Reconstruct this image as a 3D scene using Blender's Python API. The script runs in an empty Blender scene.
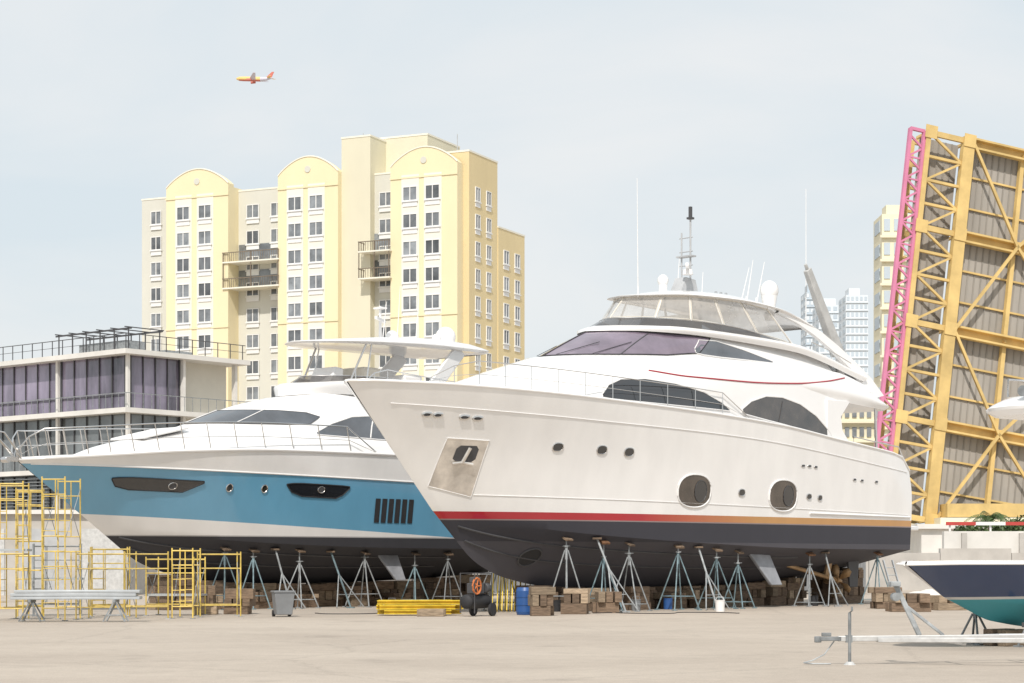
import bpy, bmesh, math, random
from mathutils import Vector, Matrix
R=random.Random(11)
scene=bpy.context.scene
COL=scene.collection
scene.view_settings.view_transform='Standard'
try: scene.view_settings.look='None'
except Exception: pass
scene.view_settings.exposure=0
rad=math.radians

# ------------------------------------------------------------------ materials
def nn(nt,t,**k):
    n=nt.nodes.new(t)
    for a,b in k.items(): setattr(n,a,b)
    return n
def c4(c): return (c[0],c[1],c[2],1)
def mat(name,col,rough=.6,metal=0,var=.12,scale=2.0,bump=0,bscale=30,coat=0,spec=.5,stretch=(1,1,1),alpha=1,trans=0,rnd=0):
    m=bpy.data.materials.new(name); m.use_nodes=True; nt=m.node_tree
    b=nt.nodes['Principled BSDF']
    b.inputs['Roughness'].default_value=rough; b.inputs['Metallic'].default_value=metal
    b.inputs['Coat Weight'].default_value=coat; b.inputs['Specular IOR Level'].default_value=spec
    b.inputs['Alpha'].default_value=alpha; b.inputs['Transmission Weight'].default_value=trans
    b.inputs['Base Color'].default_value=c4(col)
    tc=nn(nt,'ShaderNodeTexCoord'); mp=nn(nt,'ShaderNodeMapping'); mp.inputs['Scale'].default_value=stretch
    nt.links.new(tc.outputs['Object'],mp.inputs['Vector'])
    oi=None
    if rnd>0:
        oi=nn(nt,'ShaderNodeObjectInfo'); ad=nn(nt,'ShaderNodeVectorMath',operation='ADD'); sc0=nn(nt,'ShaderNodeVectorMath',operation='SCALE'); sc0.inputs[0].default_value=(37,53,71)
        nt.links.new(oi.outputs['Random'],sc0.inputs['Scale']); nt.links.new(mp.outputs[0],ad.inputs[0]); nt.links.new(sc0.outputs[0],ad.inputs[1])
        src=ad.outputs[0]
    else: src=mp.outputs[0]
    if var>0:
        n=nn(nt,'ShaderNodeTexNoise'); n.inputs['Scale'].default_value=scale; n.inputs['Detail'].default_value=6; n.inputs['Roughness'].default_value=.6
        nt.links.new(src,n.inputs['Vector'])
        r=nn(nt,'ShaderNodeMapRange'); r.inputs[1].default_value=.3; r.inputs[2].default_value=.7
        r.inputs[3].default_value=1-var; r.inputs[4].default_value=1+var*.6
        nt.links.new(n.outputs['Fac'],r.inputs[0])
        fac=r.outputs[0]
        if rnd>0:
            q=nn(nt,'ShaderNodeMapRange'); q.inputs[3].default_value=1-rnd; q.inputs[4].default_value=1+rnd; nt.links.new(oi.outputs['Random'],q.inputs[0])
            mm=nn(nt,'ShaderNodeMath',operation='MULTIPLY'); nt.links.new(fac,mm.inputs[0]); nt.links.new(q.outputs[0],mm.inputs[1]); fac=mm.outputs[0]
        mx=nn(nt,'ShaderNodeVectorMath',operation='SCALE'); mx.inputs[0].default_value=col
        nt.links.new(fac,mx.inputs['Scale'])
        nt.links.new(mx.outputs[0],b.inputs['Base Color'])
    if bump>0:
        n2=nn(nt,'ShaderNodeTexNoise'); n2.inputs['Scale'].default_value=bscale; n2.inputs['Detail'].default_value=4
        nt.links.new(mp.outputs[0],n2.inputs['Vector'])
        bp=nn(nt,'ShaderNodeBump'); bp.inputs['Strength'].default_value=bump; bp.inputs['Distance'].default_value=.02
        nt.links.new(n2.outputs['Fac'],bp.inputs['Height']); nt.links.new(bp.outputs[0],b.inputs['Normal'])
    return m

WHITE=mat('gelcoat white',(.86,.85,.84),.2,var=.025,scale=.6,coat=.5)
WHITE2=mat('white trim',(.82,.81,.80),.45,var=.05)
CREAMC=mat('cream vinyl',(.72,.67,.58),.6,var=.1)
GLASS=mat('dark tinted glass',(.018,.02,.024),.05,var=0,spec=1,coat=.5)
GLASS2=mat('grey tinted cabin glass',(.09,.10,.115),.05,var=.4,scale=.8,spec=1,coat=.8)
GLASSW=mat('port glass with painted brown reflection',(.07,.055,.045),.08,var=.6,scale=1.5,spec=1,coat=.5)  # brown tone puts a warm reflection into the dark glass colour
GLASSP=mat('violet tinted glass',(.22,.175,.225),.06,var=.35,scale=.8,spec=1,coat=.5)
GLASSB=mat('smoked acrylic',(.07,.065,.065),.1,var=.2,spec=.9,alpha=.82)
CLEAR=mat('clear vinyl panel',(.70,.68,.65),.1,var=.2,scale=1.2,alpha=.38)
STEEL=mat('stainless steel',(.70,.69,.68),.25,metal=1,var=.05)
PLATE=mat('polished anchor plate steel',(.78,.74,.69),.3,metal=.6,var=.3,scale=1.6)
GALV=mat('galvanised steel',(.60,.60,.59),.5,metal=.3,var=.2,scale=6)
RED=mat('red paint',(.42,.02,.04),.35,var=.05)
BLACK=mat('black rubber',(.025,.025,.028),.7,var=.2)
DARKG=mat('dark grey metal',(.07,.07,.075),.5,var=.2)
BRONZE=mat('bronze',(.45,.29,.15),.45,metal=.3,var=.3)
GREYF=mat('grey mast paint',(.45,.46,.47),.5,var=.15)
PALEF=mat('grey fin paint',(.30,.31,.335),.55,var=.25)
TEAL=mat('weathered blue grey steel',(.19,.27,.30),.6,metal=.1,var=.5,scale=5,rnd=.3)
STGREY=mat('weathered grey steel',(.32,.34,.35),.6,metal=.1,var=.4,scale=5,rnd=.3)
RUST=mat('rusty brown steel',(.20,.10,.05),.8,var=.5,scale=6)
WOOD=mat('timber block',(.20,.14,.095),.85,var=.5,scale=4,stretch=(1,6,6),bump=.3,rnd=.4)
WOOD2=mat('pale timber block',(.34,.26,.18),.85,var=.45,scale=4,stretch=(1,6,6),bump=.3,rnd=.4)
SCAF=mat('yellow scaffold paint',(.66,.48,.11),.5,var=.35,scale=5,rnd=.2)
YBEAM=mat('yellow beam paint',(.80,.57,.04),.55,var=.25,scale=4,rnd=.12)
PLANK=mat('aluminium plank',(.52,.55,.57),.45,metal=.5,var=.15)
YEL=mat('pale yellow stucco',(.82,.72,.475),.85,var=.05,scale=.25,stretch=(1,1,.4))
YEL2=mat('yellow stucco darkened for shade',(.74,.61,.36),.85,var=.07,scale=.25,stretch=(1,1,.4))  # deeper yellow puts shade into the colour of the right-facing walls
BEI=mat('beige stucco',(.64,.63,.56),.85,var=.06,scale=.25,stretch=(1,1,.4))
BEIY=mat('sand stucco',(.71,.67,.52),.85,var=.06,scale=.25,stretch=(1,1,.4))
CREAM=mat('cream stucco',(.81,.78,.68),.85,var=.05,scale=.3)
WINF=mat('white window frame',(.78,.78,.77),.6,var=.04)
WING=mat('apartment window glass',(.19,.205,.22),.12,var=.55,scale=.6,spec=.8,rnd=.55)
IRON=mat('bronze railing',(.20,.16,.12),.6,var=.2)
CONC=mat('pale concrete',(.50,.475,.44),.85,var=.2,scale=.6,bump=.2)
CONCW=mat('white painted concrete',(.72,.70,.66),.8,var=.12,scale=.5)
SLAT=mat('plain beige render wall',(.66,.63,.55),.8,var=.08,scale=.5)
PGL=mat('purple facade glass',(.23,.20,.27),.06,var=.9,scale=.3,spec=1,stretch=(1,1,.3))
GGL=mat('grey green facade glass',(.16,.175,.18),.1,var=.7,scale=.3,spec=.9)
BRY=mat('bridge yellow paint',(.67,.48,.19),.6,var=.25,scale=.5,rnd=.06)
BRP=mat('bridge magenta paint',(.64,.22,.36),.6,var=.15,scale=.5)
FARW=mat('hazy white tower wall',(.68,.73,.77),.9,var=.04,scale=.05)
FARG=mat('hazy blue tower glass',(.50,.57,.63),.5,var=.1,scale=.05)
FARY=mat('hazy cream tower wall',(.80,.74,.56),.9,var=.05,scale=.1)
LEAF=mat('foliage',(.08,.13,.04),.6,var=.5,scale=1.5)
BARK=mat('palm bark',(.22,.18,.13),.9,var=.3,scale=5)
BLUEB=mat('blue plastic',(.03,.10,.30),.4,var=.1)
GREYP=mat('grey plastic',(.22,.23,.24),.5,var=.15)
DKCON=mat('container paint darkened for shade',(.20,.185,.17),.7,var=.3,scale=1)  # darkened to put the shade behind the yachts into the colour
ORANGE=mat('orange paint',(.60,.18,.05),.5,var=.15)
PYEL=mat('aircraft yellow',(.80,.56,.20),.4,var=.03)
PRED=mat('aircraft red',(.60,.18,.14),.4,var=.03)
PWHT=mat('aircraft white',(.60,.58,.66),.4,var=.03)
GRAT=mat('bridge deck panel grey brown',(.36,.335,.30),.85,var=.2,scale=.35,stretch=(1,1,.3),rnd=.06)
GRATD=mat('bridge deck panel rib',(.29,.27,.24),.85,var=.2,scale=.5,stretch=(1,1,.3))

def math2(nt,op,a,b):
    n=nn(nt,'ShaderNodeMath',operation=op)
    for i,x in enumerate((a,b)):
        if x is None: continue
        if isinstance(x,(int,float)): n.inputs[i].default_value=x
        else: nt.links.new(x,n.inputs[i])
    return n.outputs[0]
def hullmat(name,base,layers,coat=.7):
    """painted zones by height on the hull: (slope, lo, hi, colour, roughness[, start of fade-in towards the stern, for a painted reflection])"""
    m=bpy.data.materials.new(name); m.use_nodes=True; nt=m.node_tree; b=nt.nodes['Principled BSDF']
    tc=nn(nt,'ShaderNodeTexCoord'); sp=nn(nt,'ShaderNodeSeparateXYZ'); nt.links.new(tc.outputs['Object'],sp.inputs[0])
    rgb=nn(nt,'ShaderNodeRGB'); rgb.outputs[0].default_value=c4(base[0]); colo=rgb.outputs[0]
    v=nn(nt,'ShaderNodeValue'); v.outputs[0].default_value=base[1]; ro=v.outputs[0]
    for ly in layers:
        sl,lo,hi,colr,rg=ly[:5]
        zz=math2(nt,'ADD',sp.outputs['Z'],math2(nt,'MULTIPLY',sp.outputs['X'],sl))
        f=math2(nt,'MULTIPLY',math2(nt,'GREATER_THAN',zz,lo),math2(nt,'LESS_THAN',zz,hi))
        if len(ly)>5:
            q=nn(nt,'ShaderNodeMapRange'); q.inputs[1].default_value=ly[5]; q.inputs[2].default_value=ly[5]+6; nt.links.new(sp.outputs['X'],q.inputs[0]); f=math2(nt,'MULTIPLY',f,q.outputs[0])
        mx=nn(nt,'ShaderNodeMix',data_type='RGBA'); nt.links.new(f,mx.inputs['Factor']); nt.links.new(colo,mx.inputs['A']); mx.inputs['B'].default_value=c4(colr)
        colo=mx.outputs['Result']
        m2=nn(nt,'ShaderNodeMix',data_type='FLOAT'); nt.links.new(f,m2.inputs[0]); nt.links.new(ro,m2.inputs[2]); m2.inputs[3].default_value=rg; ro=m2.outputs[0]
    n=nn(nt,'ShaderNodeTexNoise'); n.inputs['Scale'].default_value=1.3; n.inputs['Detail'].default_value=7
    mp=nn(nt,'ShaderNodeMapping'); mp.inputs['Scale'].default_value=(1,1,.35)
    nt.links.new(tc.outputs['Object'],mp.inputs[0]); nt.links.new(mp.outputs[0],n.inputs['Vector'])
    r=nn(nt,'ShaderNodeMapRange'); r.inputs[1].default_value=.3;r.inputs[2].default_value=.7;r.inputs[3].default_value=.94;r.inputs[4].default_value=1.02
    nt.links.new(n.outputs['Fac'],r.inputs[0])
    sc=nn(nt,'ShaderNodeVectorMath',operation='SCALE'); nt.links.new(colo,sc.inputs[0]); nt.links.new(r.outputs[0],sc.inputs['Scale'])
    nt.links.new(sc.outputs[0],b.inputs['Base Color']); nt.links.new(ro,b.inputs['Roughness'])
    n3=nn(nt,'ShaderNodeTexNoise'); n3.inputs['Scale'].default_value=.6; n3.inputs['Detail'].default_value=1.5; nt.links.new(mp.outputs[0],n3.inputs['Vector'])
    bp=nn(nt,'ShaderNodeBump'); bp.inputs['Strength'].default_value=.35; bp.inputs['Distance'].default_value=.05; nt.links.new(n3.outputs['Fac'],bp.inputs['Height'])
    nt.links.new(bp.outputs[0],b.inputs['Coat Normal'])
    # glossy clear coat only on the topsides, the antifouling stays matt
    nt.links.new(math2(nt,'MULTIPLY',math2(nt,'LESS_THAN',ro,.4),coat),b.inputs['Coat Weight']); b.inputs['Coat Roughness'].default_value=.04
    return m

# ------------------------------------------------------------------ mesh builder
class MB:
    def __init__(s): s.v=[];s.f=[];s.m=[];s.mi=0
    def add(s,vs,fs):
        o=len(s.v); s.v+= [tuple(x) for x in vs]
        for f in fs: s.f.append(tuple(i+o for i in f)); s.m.append(s.mi)
        return s
    def box(s,x0,y0,z0,x1,y1,z1):
        return s.add([(x0,y0,z0),(x1,y0,z0),(x1,y1,z0),(x0,y1,z0),(x0,y0,z1),(x1,y0,z1),(x1,y1,z1),(x0,y1,z1)],
          [(0,3,2,1),(4,5,6,7),(0,1,5,4),(1,2,6,5),(2,3,7,6),(3,0,4,7)])
    def beam(s,p,q,w,h=None,up=(0,0,1)):
        h=h or w; p=Vector(p);q=Vector(q);d=(q-p).normalized(); up=Vector(up)
        if abs(d.dot(up))>.98: up=Vector((1,0,0)) if abs(d.x)<.9 else Vector((0,1,0))
        a=d.cross(up).normalized(); b=a.cross(d).normalized()
        vs=[]
        for e in (p,q):
            for i,j in ((-1,-1),(1,-1),(1,1),(-1,1)): vs.append(e+a*i*w/2+b*j*h/2)
        return s.add(vs,[(0,1,2,3),(7,6,5,4),(0,4,5,1),(1,5,6,2),(2,6,7,3),(3,7,4,0)])
    def cyl(s,p,q,r1,r2=None,n=10):
        r2=r1 if r2 is None else r2
        p=Vector(p);q=Vector(q);d=(q-p).normalized(); up=Vector((0,0,1))
        if abs(d.dot(up))>.98: up=Vector((1,0,0))
        a=d.cross(up).normalized(); b=a.cross(d).normalized(); vs=[]
        for e,r in ((p,r1),(q,r2)):
            for i in range(n):
                t=2*math.pi*i/n; vs.append(e+a*math.cos(t)*r+b*math.sin(t)*r)
        fs=[tuple(range(n-1,-1,-1)),tuple(range(n,2*n))]+[(i,(i+1)%n,n+(i+1)%n,n+i) for i in range(n)]
        return s.add(vs,fs)
    def tube(s,pts,r,n=6,closed=False):
        pts=[Vector(p) for p in pts]; N=len(pts); vs=[];fs=[]
        for k,p in enumerate(pts):
            if closed: d=(pts[(k+1)%N]-pts[k-1])
            else: d=pts[min(k+1,N-1)]-pts[max(k-1,0)]
            d=d.normalized() if d.length>1e-6 else Vector((1,0,0))
            up=Vector((0,0,1))
            if abs(d.dot(up))>.95: up=Vector((0,1,0))
            a=d.cross(up).normalized(); b=a.cross(d).normalized()
            for i in range(n):
                t=2*math.pi*i/n; vs.append(p+a*math.cos(t)*r+b*math.sin(t)*r)
        for k in range(N if closed else N-1):
            k2=(k+1)%N
            for i in range(n): fs.append((k*n+i,k*n+(i+1)%n,k2*n+(i+1)%n,k2*n+i))
        if not closed: fs.append(tuple(range(n-1,-1,-1))); fs.append(tuple((N-1)*n+i for i in range(n)))
        return s.add(vs,fs)
    def prism(s,poly,ext):
        ext=Vector(ext); n=len(poly); vs=[Vector(p) for p in poly]; vs+=[p+ext for p in vs]
        return s.add(vs,[tuple(range(n-1,-1,-1)),tuple(range(n,2*n))]+[(i,(i+1)%n,n+(i+1)%n,n+i) for i in range(n)])
    def sphere(s,c,rx,ry=None,rz=None,nu=14,nv=9):
        ry=ry or rx; rz=rz or rx; vs=[];fs=[]
        for j in range(nv+1):
            ph=math.pi*j/nv
            for i in range(nu):
                t=2*math.pi*i/nu; vs.append((c[0]+rx*math.sin(ph)*math.cos(t),c[1]+ry*math.sin(ph)*math.sin(t),c[2]+rz*math.cos(ph)))
        for j in range(nv):
            for i in range(nu): fs.append((j*nu+i,(j+1)*nu+i,(j+1)*nu+(i+1)%nu,j*nu+(i+1)%nu))
        return s.add(vs,fs)
    def obj(s,name,parent=None,mats=None,smooth=True,bevel=0,label=None,merge=True,ang=35,solid=0,kind=None):
        me=bpy.data.meshes.new(name); me.from_pydata(s.v,[],s.f)
        mats=mats if isinstance(mats,(list,tuple)) else [mats]
        for m in mats: me.materials.append(m)
        for p,i in zip(me.polygons,s.m): p.material_index=i
        bm=bmesh.new(); bm.from_mesh(me)
        if merge: bmesh.ops.remove_doubles(bm,verts=bm.verts,dist=.0008)
        bmesh.ops.recalc_face_normals(bm,faces=bm.faces)
        bm.to_mesh(me); bm.free()
        if smooth:
            for p in me.polygons: p.use_smooth=True
            me.set_sharp_from_angle(angle=rad(ang))
        o=bpy.data.objects.new(name,me); COL.objects.link(o)
        if parent: o.parent=parent
        if bevel:
            b=o.modifiers.new('b','BEVEL'); b.width=bevel; b.segments=2; b.limit_method='ANGLE'
        if solid:
            b=o.modifiers.new('s','SOLIDIFY'); b.thickness=solid; b.offset=-1
        if label: o['label']=label
        if kind: o['kind']=kind
        return o
def root(name,loc,rz,label,cat,group=None):
    e=bpy.data.objects.new(name,None); COL.objects.link(e); e.location=loc; e.rotation_euler=(0,0,rz)
    e.empty_display_size=.5
    e['label']=label; e['category']=cat
    if group: e['group']=group
    return e
def tag(o,label,cat,group=None,kind=None):
    o['label']=label
    if cat: o['category']=cat
    if group:o['group']=group
    if kind:o['kind']=kind
    return o

# ------------------------------------------------------------------ lofted surfaces
def pchip(xs,ys,x):
    n=len(xs)
    if x<=xs[0]: return ys[0]
    if x>=xs[-1]: return ys[-1]
    k=0
    while x>xs[k+1]: k+=1
    def sl(i): return (ys[i+1]-ys[i])/(xs[i+1]-xs[i])
    def tan(i):
        if i==0:
            return sl(0)*1.35 if n>2 and sl(0)*sl(1)>0 and abs(sl(0))>abs(sl(1)) else sl(0)
        if i==n-1: return sl(n-2)
        a,b=sl(i-1),sl(i)
        return 0 if a*b<=0 else 2*a*b/(a+b)
    h=xs[k+1]-xs[k]; t=(x-xs[k])/h
    return (2*t**3-3*t*t+1)*ys[k]+(t**3-2*t*t+t)*h*tan(k)+(-2*t**3+3*t*t)*ys[k+1]+(t**3-t*t)*h*tan(k+1)
class Surf:
    def __init__(s,lines,seg=None,p=1.6):
        s.L=lines; s.n=len(lines); s.seg=seg or ['c']*(s.n-1); s.p=p
        s.X=[[a[0] for a in l] for l in lines]; s.W=[[a[1] for a in l] for l in lines]; s.Z=[[a[2] for a in l] for l in lines]
    def row(s,k,f):
        x0=s.X[k][0];x1=s.X[k][-1]; x=x0+(x1-x0)*f**s.p
        return Vector((x,-pchip(s.X[k],s.W[k],x),pchip(s.X[k],s.Z[k],x)))
    def pt(s,f,t,side=-1):
        f=min(max(f,0),1); t=min(max(t,0),s.n-1-1e-9) ; k=int(t); u=t-k
        a=s.row(k,f); b=s.row(k+1,f)
        if s.seg[k]=='l': r=a*(1-u)+b*u
        else:
            ta=(b-s.row(k-1,f))*.5 if k>0 and s.seg[k-1]=='c' else (b-a)
            tb=(s.row(k+2,f)-a)*.5 if k+2<s.n and s.seg[k+1]=='c' else (b-a)
            r=a*(2*u**3-3*u*u+1)+ta*(u**3-2*u*u+u)+b*(-2*u**3+3*u*u)+tb*(u**3-u*u)
        if side>0: r=Vector((r.x,-r.y,r.z))
        return r
    def nrm(s,f,t):
        e=.004; f0=max(f-e,0);f1=min(f+e,1);t0=max(t-e,0);t1=min(t+e,s.n-1.0001)
        n=(s.pt(f1,t)-s.pt(f0,t)).cross(s.pt(f,t1)-s.pt(f,t0))
        return n.normalized() if n.length>0 else Vector((0,-1,0))
    def ft(s,l,z,tmin=0):
        last=None; N=60
        for i in range(N+1):
            t=tmin+(s.n-1-tmin)*i/N
            a=s.pt(0,t).x;b=s.pt(1,t).x
            if l<a: last=None; continue
            f=((l-a)/(b-a))**(1/s.p) if l<b else 1
            zz=s.pt(f,t).z
            if last and last[2]<=z<=zz:
                u=(z-last[2])/max(zz-last[2],1e-6); return (last[0]+(f-last[0])*u,last[1]+(t-last[1])*u)
            if last is None and zz>z: return (f,t)
            last=(f,t,zz)
        return (last[0],last[1]) if last else (0,s.n-1)
    def at(s,l,z,off=0,side=-1,tmin=0):
        f,t=s.ft(l,z,tmin); p=s.pt(f,t)+s.nrm(f,t)*off
        return p if side<0 else Vector((p.x,-p.y,p.z))
    def zbot(s,l,w):
        best=None
        for i in range(41):
            t=i/40; a=s.pt(0,t).x;b=s.pt(1,t).x
            if l<a: continue
            f=((l-a)/(b-a))**(1/s.p); p=s.pt(f,t)
            if -p.y<=w: best=p.z
        return best or 1.5
    def build(s,name,parent,m,nf=44,nt=6,capt=True,cape=True,capb=False,crown=0,label=None,ang=30):
        mb=MB(); T=(s.n-1)*nt
        def P(i,j,sd): return s.pt(i/nf,j/nt,sd)
        for sd in (-1,1):
            vs=[P(i,j,sd) for i in range(nf+1) for j in range(T+1)]
            fs=[(i*(T+1)+j,(i+1)*(T+1)+j,(i+1)*(T+1)+j+1,i*(T+1)+j+1) for i in range(nf) for j in range(T)]
            mb.add(vs,fs)
        def cap(j):
            M=6; vs=[]
            for i in range(nf+1):
                a=P(i,j,-1);b=P(i,j,1)
                for k in range(M+1):
                    u=k/M; q=a.lerp(b,u); q.z+=crown*4*u*(1-u)*(abs(a.y)/2.5 if crown else 0); vs.append(q)
            mb.add(vs,[(i*(M+1)+k,(i+1)*(M+1)+k,(i+1)*(M+1)+k+1,i*(M+1)+k+1) for i in range(nf) for k in range(M)])
        if capt: cap(T)
        if capb: cap(0)
        if cape:
            vs=[P(nf,j,-1) for j in range(T+1)]+[P(nf,j,1) for j in range(T+1)]
            mb.add(vs,[(j,j+1,T+2+j,T+1+j) for j in range(T)])
        return mb.obj(name,parent,m,ang=ang,label=label)
    def patch(s,name,parent,cols,m,off=.02,side=-1,rows=4,ftm=False,rim=None,rimr=.02,dens=3,tmin=0,both=False,label=None):
        C=[]
        for a,b in zip(cols[:-1],cols[1:]):
            for k in range(dens): C.append([a[i]+(b[i]-a[i])*k/dens for i in range(3)])
        C.append(list(cols[-1]))
        grid=[]
        for c in C:
            col=[]
            for j in range(rows+1):
                q=c[1]+(c[2]-c[1])*j/rows
                f,t=(c[0],q) if ftm else s.ft(c[0],q,tmin)
                col.append((s.pt(f,t),s.nrm(f,t)))
            grid.append(col)
        outs=[]
        for sd in ((-1,1) if both else (side,)):
            def fl(v): return v if sd<0 else Vector((v.x,-v.y,v.z))
            mb=MB(); n=rows+1
            vs=[fl(p+nv*off) for col in grid for p,nv in col]
            mb.add(vs,[(i*n+j,(i+1)*n+j,(i+1)*n+j+1,i*n+j+1) for i in range(len(grid)-1) for j in range(rows)])
            o=mb.obj(name,parent,m,label=label,merge=False,ang=60)
            outs.append(o)
            if rim:
                bd=[col[0] for col in grid]+[c for c in grid[-1][1:-1]]+[col[-1] for col in reversed(grid)]+[c for c in reversed(grid[0][1:-1])]
                pts=[fl(p+nv*off) for p,nv in bd]; q=[pts[0]]
                for x in pts[1:]:
                    if (x-q[-1]).length>.012: q.append(x)
                MB().tube(q,rimr,5,closed=True).obj('window_frame',o,rim)
        return outs
def oval(cx,cz,a,b,n=8,e=2.0):
    out=[]
    for i in range(n+1):
        t=math.pi*(1-i/n); x=math.cos(t); h=(1-abs(x)**e)**(1/e) if abs(x)<1 else 0
        out.append((cx+a*x,cz-b*max(h,.03),cz+b*max(h,.03)))
    return out

# ------------------------------------------------------------------ world, sun, camera
EL=48; HX,HY=-.14,-.99; SUNV=Vector((HX*math.cos(rad(EL)),HY*math.cos(rad(EL)),math.sin(rad(EL)))).normalized()
w=bpy.data.worlds.new("World"); scene.world=w; w.use_nodes=True; nt=w.node_tree
bg=nt.nodes['Background']; sky=nn(nt,'ShaderNodeTexSky',sky_type='NISHITA'); sky.sun_disc=False
sky.sun_elevation=rad(EL); sky.sun_rotation=math.atan2(HX,HY); sky.air_density=1.2; sky.dust_density=2.5; sky.ozone_density=1.0
tc=nn(nt,'ShaderNodeTexCoord'); mp=nn(nt,'ShaderNodeMapping'); mp.inputs['Scale'].default_value=(1.0,1.0,2.6); mp.inputs['Rotation'].default_value=(0,rad(12),0)
nt.links.new(tc.outputs['Generated'],mp.inputs[0])
no=nn(nt,'ShaderNodeTexNoise'); no.inputs['Scale'].default_value=4.0; no.inputs['Detail'].default_value=8; no.inputs['Roughness'].default_value=.5; no.inputs['Distortion'].default_value=.4
nt.links.new(mp.outputs[0],no.inputs['Vector'])
mr=nn(nt,'ShaderNodeMapRange'); mr.inputs[1].default_value=.36; mr.inputs[2].default_value=.66
nt.links.new(no.outputs['Fac'],mr.inputs[0])
cc=nn(nt,'ShaderNodeMix',data_type='RGBA'); nt.links.new(mr.outputs[0],cc.inputs['Factor']); cc.inputs['A'].default_value=(7.0,7.75,8.2,1); cc.inputs['B'].default_value=(8.3,8.45,8.5,1)
mx=nn(nt,'ShaderNodeMix',data_type='RGBA'); mx.inputs['Factor'].default_value=.9; nt.links.new(sky.outputs[0],mx.inputs['A']); nt.links.new(cc.outputs['Result'],mx.inputs['B'])
nt.links.new(mx.outputs['Result'],bg.inputs['Color']); bg.inputs['Strength'].default_value=.107
sl=bpy.data.lights.new('sun','SUN'); sl.energy=3.4; sl.angle=rad(1.5); sl.color=(1,.94,.87)
so=bpy.data.objects.new('sun',sl); COL.objects.link(so); so.rotation_euler=SUNV.to_track_quat('Z','Y').to_euler(); so.location=(0,0,60)
cam=bpy.data.cameras.new('camera'); co=bpy.data.objects.new('camera',cam); COL.objects.link(co); scene.camera=co
co.location=(0,0,1.7); co.rotation_euler=(rad(90),0,0); cam.sensor_width=36; cam.lens=70.3; cam.shift_y=.2134; cam.clip_end=9000; cam.clip_start=.5

# ------------------------------------------------------------------ ground
def groundmat():
    m=bpy.data.materials.new('weathered concrete yard'); m.use_nodes=True; nt=m.node_tree; b=nt.nodes['Principled BSDF']; b.inputs['Roughness'].default_value=.9
    tc=nn(nt,'ShaderNodeTexCoord')
    n1=nn(nt,'ShaderNodeTexNoise'); n1.inputs['Scale'].default_value=.13; n1.inputs['Detail'].default_value=9; n1.inputs['Roughness'].default_value=.66
    n2=nn(nt,'ShaderNodeTexNoise'); n2.inputs['Scale'].default_value=3; n2.inputs['Detail'].default_value=9; n2.inputs['Roughness'].default_value=.85
    n3=nn(nt,'ShaderNodeTexNoise'); n3.inputs['Scale'].default_value=30; n3.inputs['Detail'].default_value=4
    mp=nn(nt,'ShaderNodeMapping'); mp.inputs['Scale'].default_value=(.7,1.0,1); nt.links.new(tc.outputs['Object'],mp.inputs[0])
    nt.links.new(mp.outputs[0],n1.inputs['Vector'])
    for n in (n2,n3): nt.links.new(tc.outputs['Object'],n.inputs['Vector'])
    cr=nn(nt,'ShaderNodeValToRGB'); cr.color_ramp.elements[0].position=.36; cr.color_ramp.elements[0].color=(.41,.35,.29,1); cr.color_ramp.elements[1].position=.6; cr.color_ramp.elements[1].color=(.485,.42,.35,1)
    nt.links.new(n1.outputs['Fac'],cr.inputs[0])
    r2=nn(nt,'ShaderNodeMapRange'); r2.inputs[1].default_value=.32;r2.inputs[2].default_value=.68;r2.inputs[3].default_value=.87;r2.inputs[4].default_value=1.08; nt.links.new(n2.outputs['Fac'],r2.inputs[0])
    r3=nn(nt,'ShaderNodeMapRange'); r3.inputs[1].default_value=.3;r3.inputs[2].default_value=.7;r3.inputs[3].default_value=.88;r3.inputs[4].default_value=1.09; nt.links.new(n3.outputs['Fac'],r3.inputs[0])
    vo=nn(nt,'ShaderNodeTexVoronoi',feature='DISTANCE_TO_EDGE'); vo.inputs['Scale'].default_value=.11
    wob=nn(nt,'ShaderNodeVectorMath',operation='ADD'); nt.links.new(tc.outputs['Object'],wob.inputs[0]); nt.links.new(n2.outputs['Color'],wob.inputs[1]); nt.links.new(wob.outputs[0],vo.inputs['Vector'])
    ck=nn(nt,'ShaderNodeMapRange'); ck.inputs[1].default_value=0;ck.inputs[2].default_value=.005;ck.inputs[3].default_value=.8;ck.inputs[4].default_value=1; nt.links.new(vo.outputs['Distance'],ck.inputs[0])
    st=nn(nt,'ShaderNodeTexNoise'); st.inputs['Scale'].default_value=.55; st.inputs['Detail'].default_value=4; nt.links.new(tc.outputs['Object'],st.inputs['Vector'])
    sr=nn(nt,'ShaderNodeMapRange'); sr.inputs[1].default_value=.60;sr.inputs[2].default_value=.74;sr.inputs[3].default_value=1;sr.inputs[4].default_value=.82; nt.links.new(st.outputs['Fac'],sr.inputs[0])
    f=math2(nt,'MULTIPLY',math2(nt,'MULTIPLY',r2.outputs[0],r3.outputs[0]),math2(nt,'MULTIPLY',ck.outputs[0],sr.outputs[0]))
    s=nn(nt,'ShaderNodeVectorMath',operation='SCALE'); nt.links.new(cr.outputs[0],s.inputs[0]); nt.links.new(f,s.inputs['Scale']); nt.links.new(s.outputs[0],b.inputs['Base Color'])
    bp=nn(nt,'ShaderNodeBump'); bp.inputs['Strength'].default_value=.3; bp.inputs['Distance'].default_value=.02; nt.links.new(n2.outputs['Fac'],bp.inputs['Height']); nt.links.new(bp.outputs[0],b.inputs['Normal'])
    return m
g=MB().add([(-3000,-200,0),(3000,-200,0),(3000,6000,0),(-3000,6000,0)],[(0,1,2,3)]).obj('ground',None,groundmat(),smooth=False); g['kind']='structure'; g['label']='pale weathered concrete boatyard ground'

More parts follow.
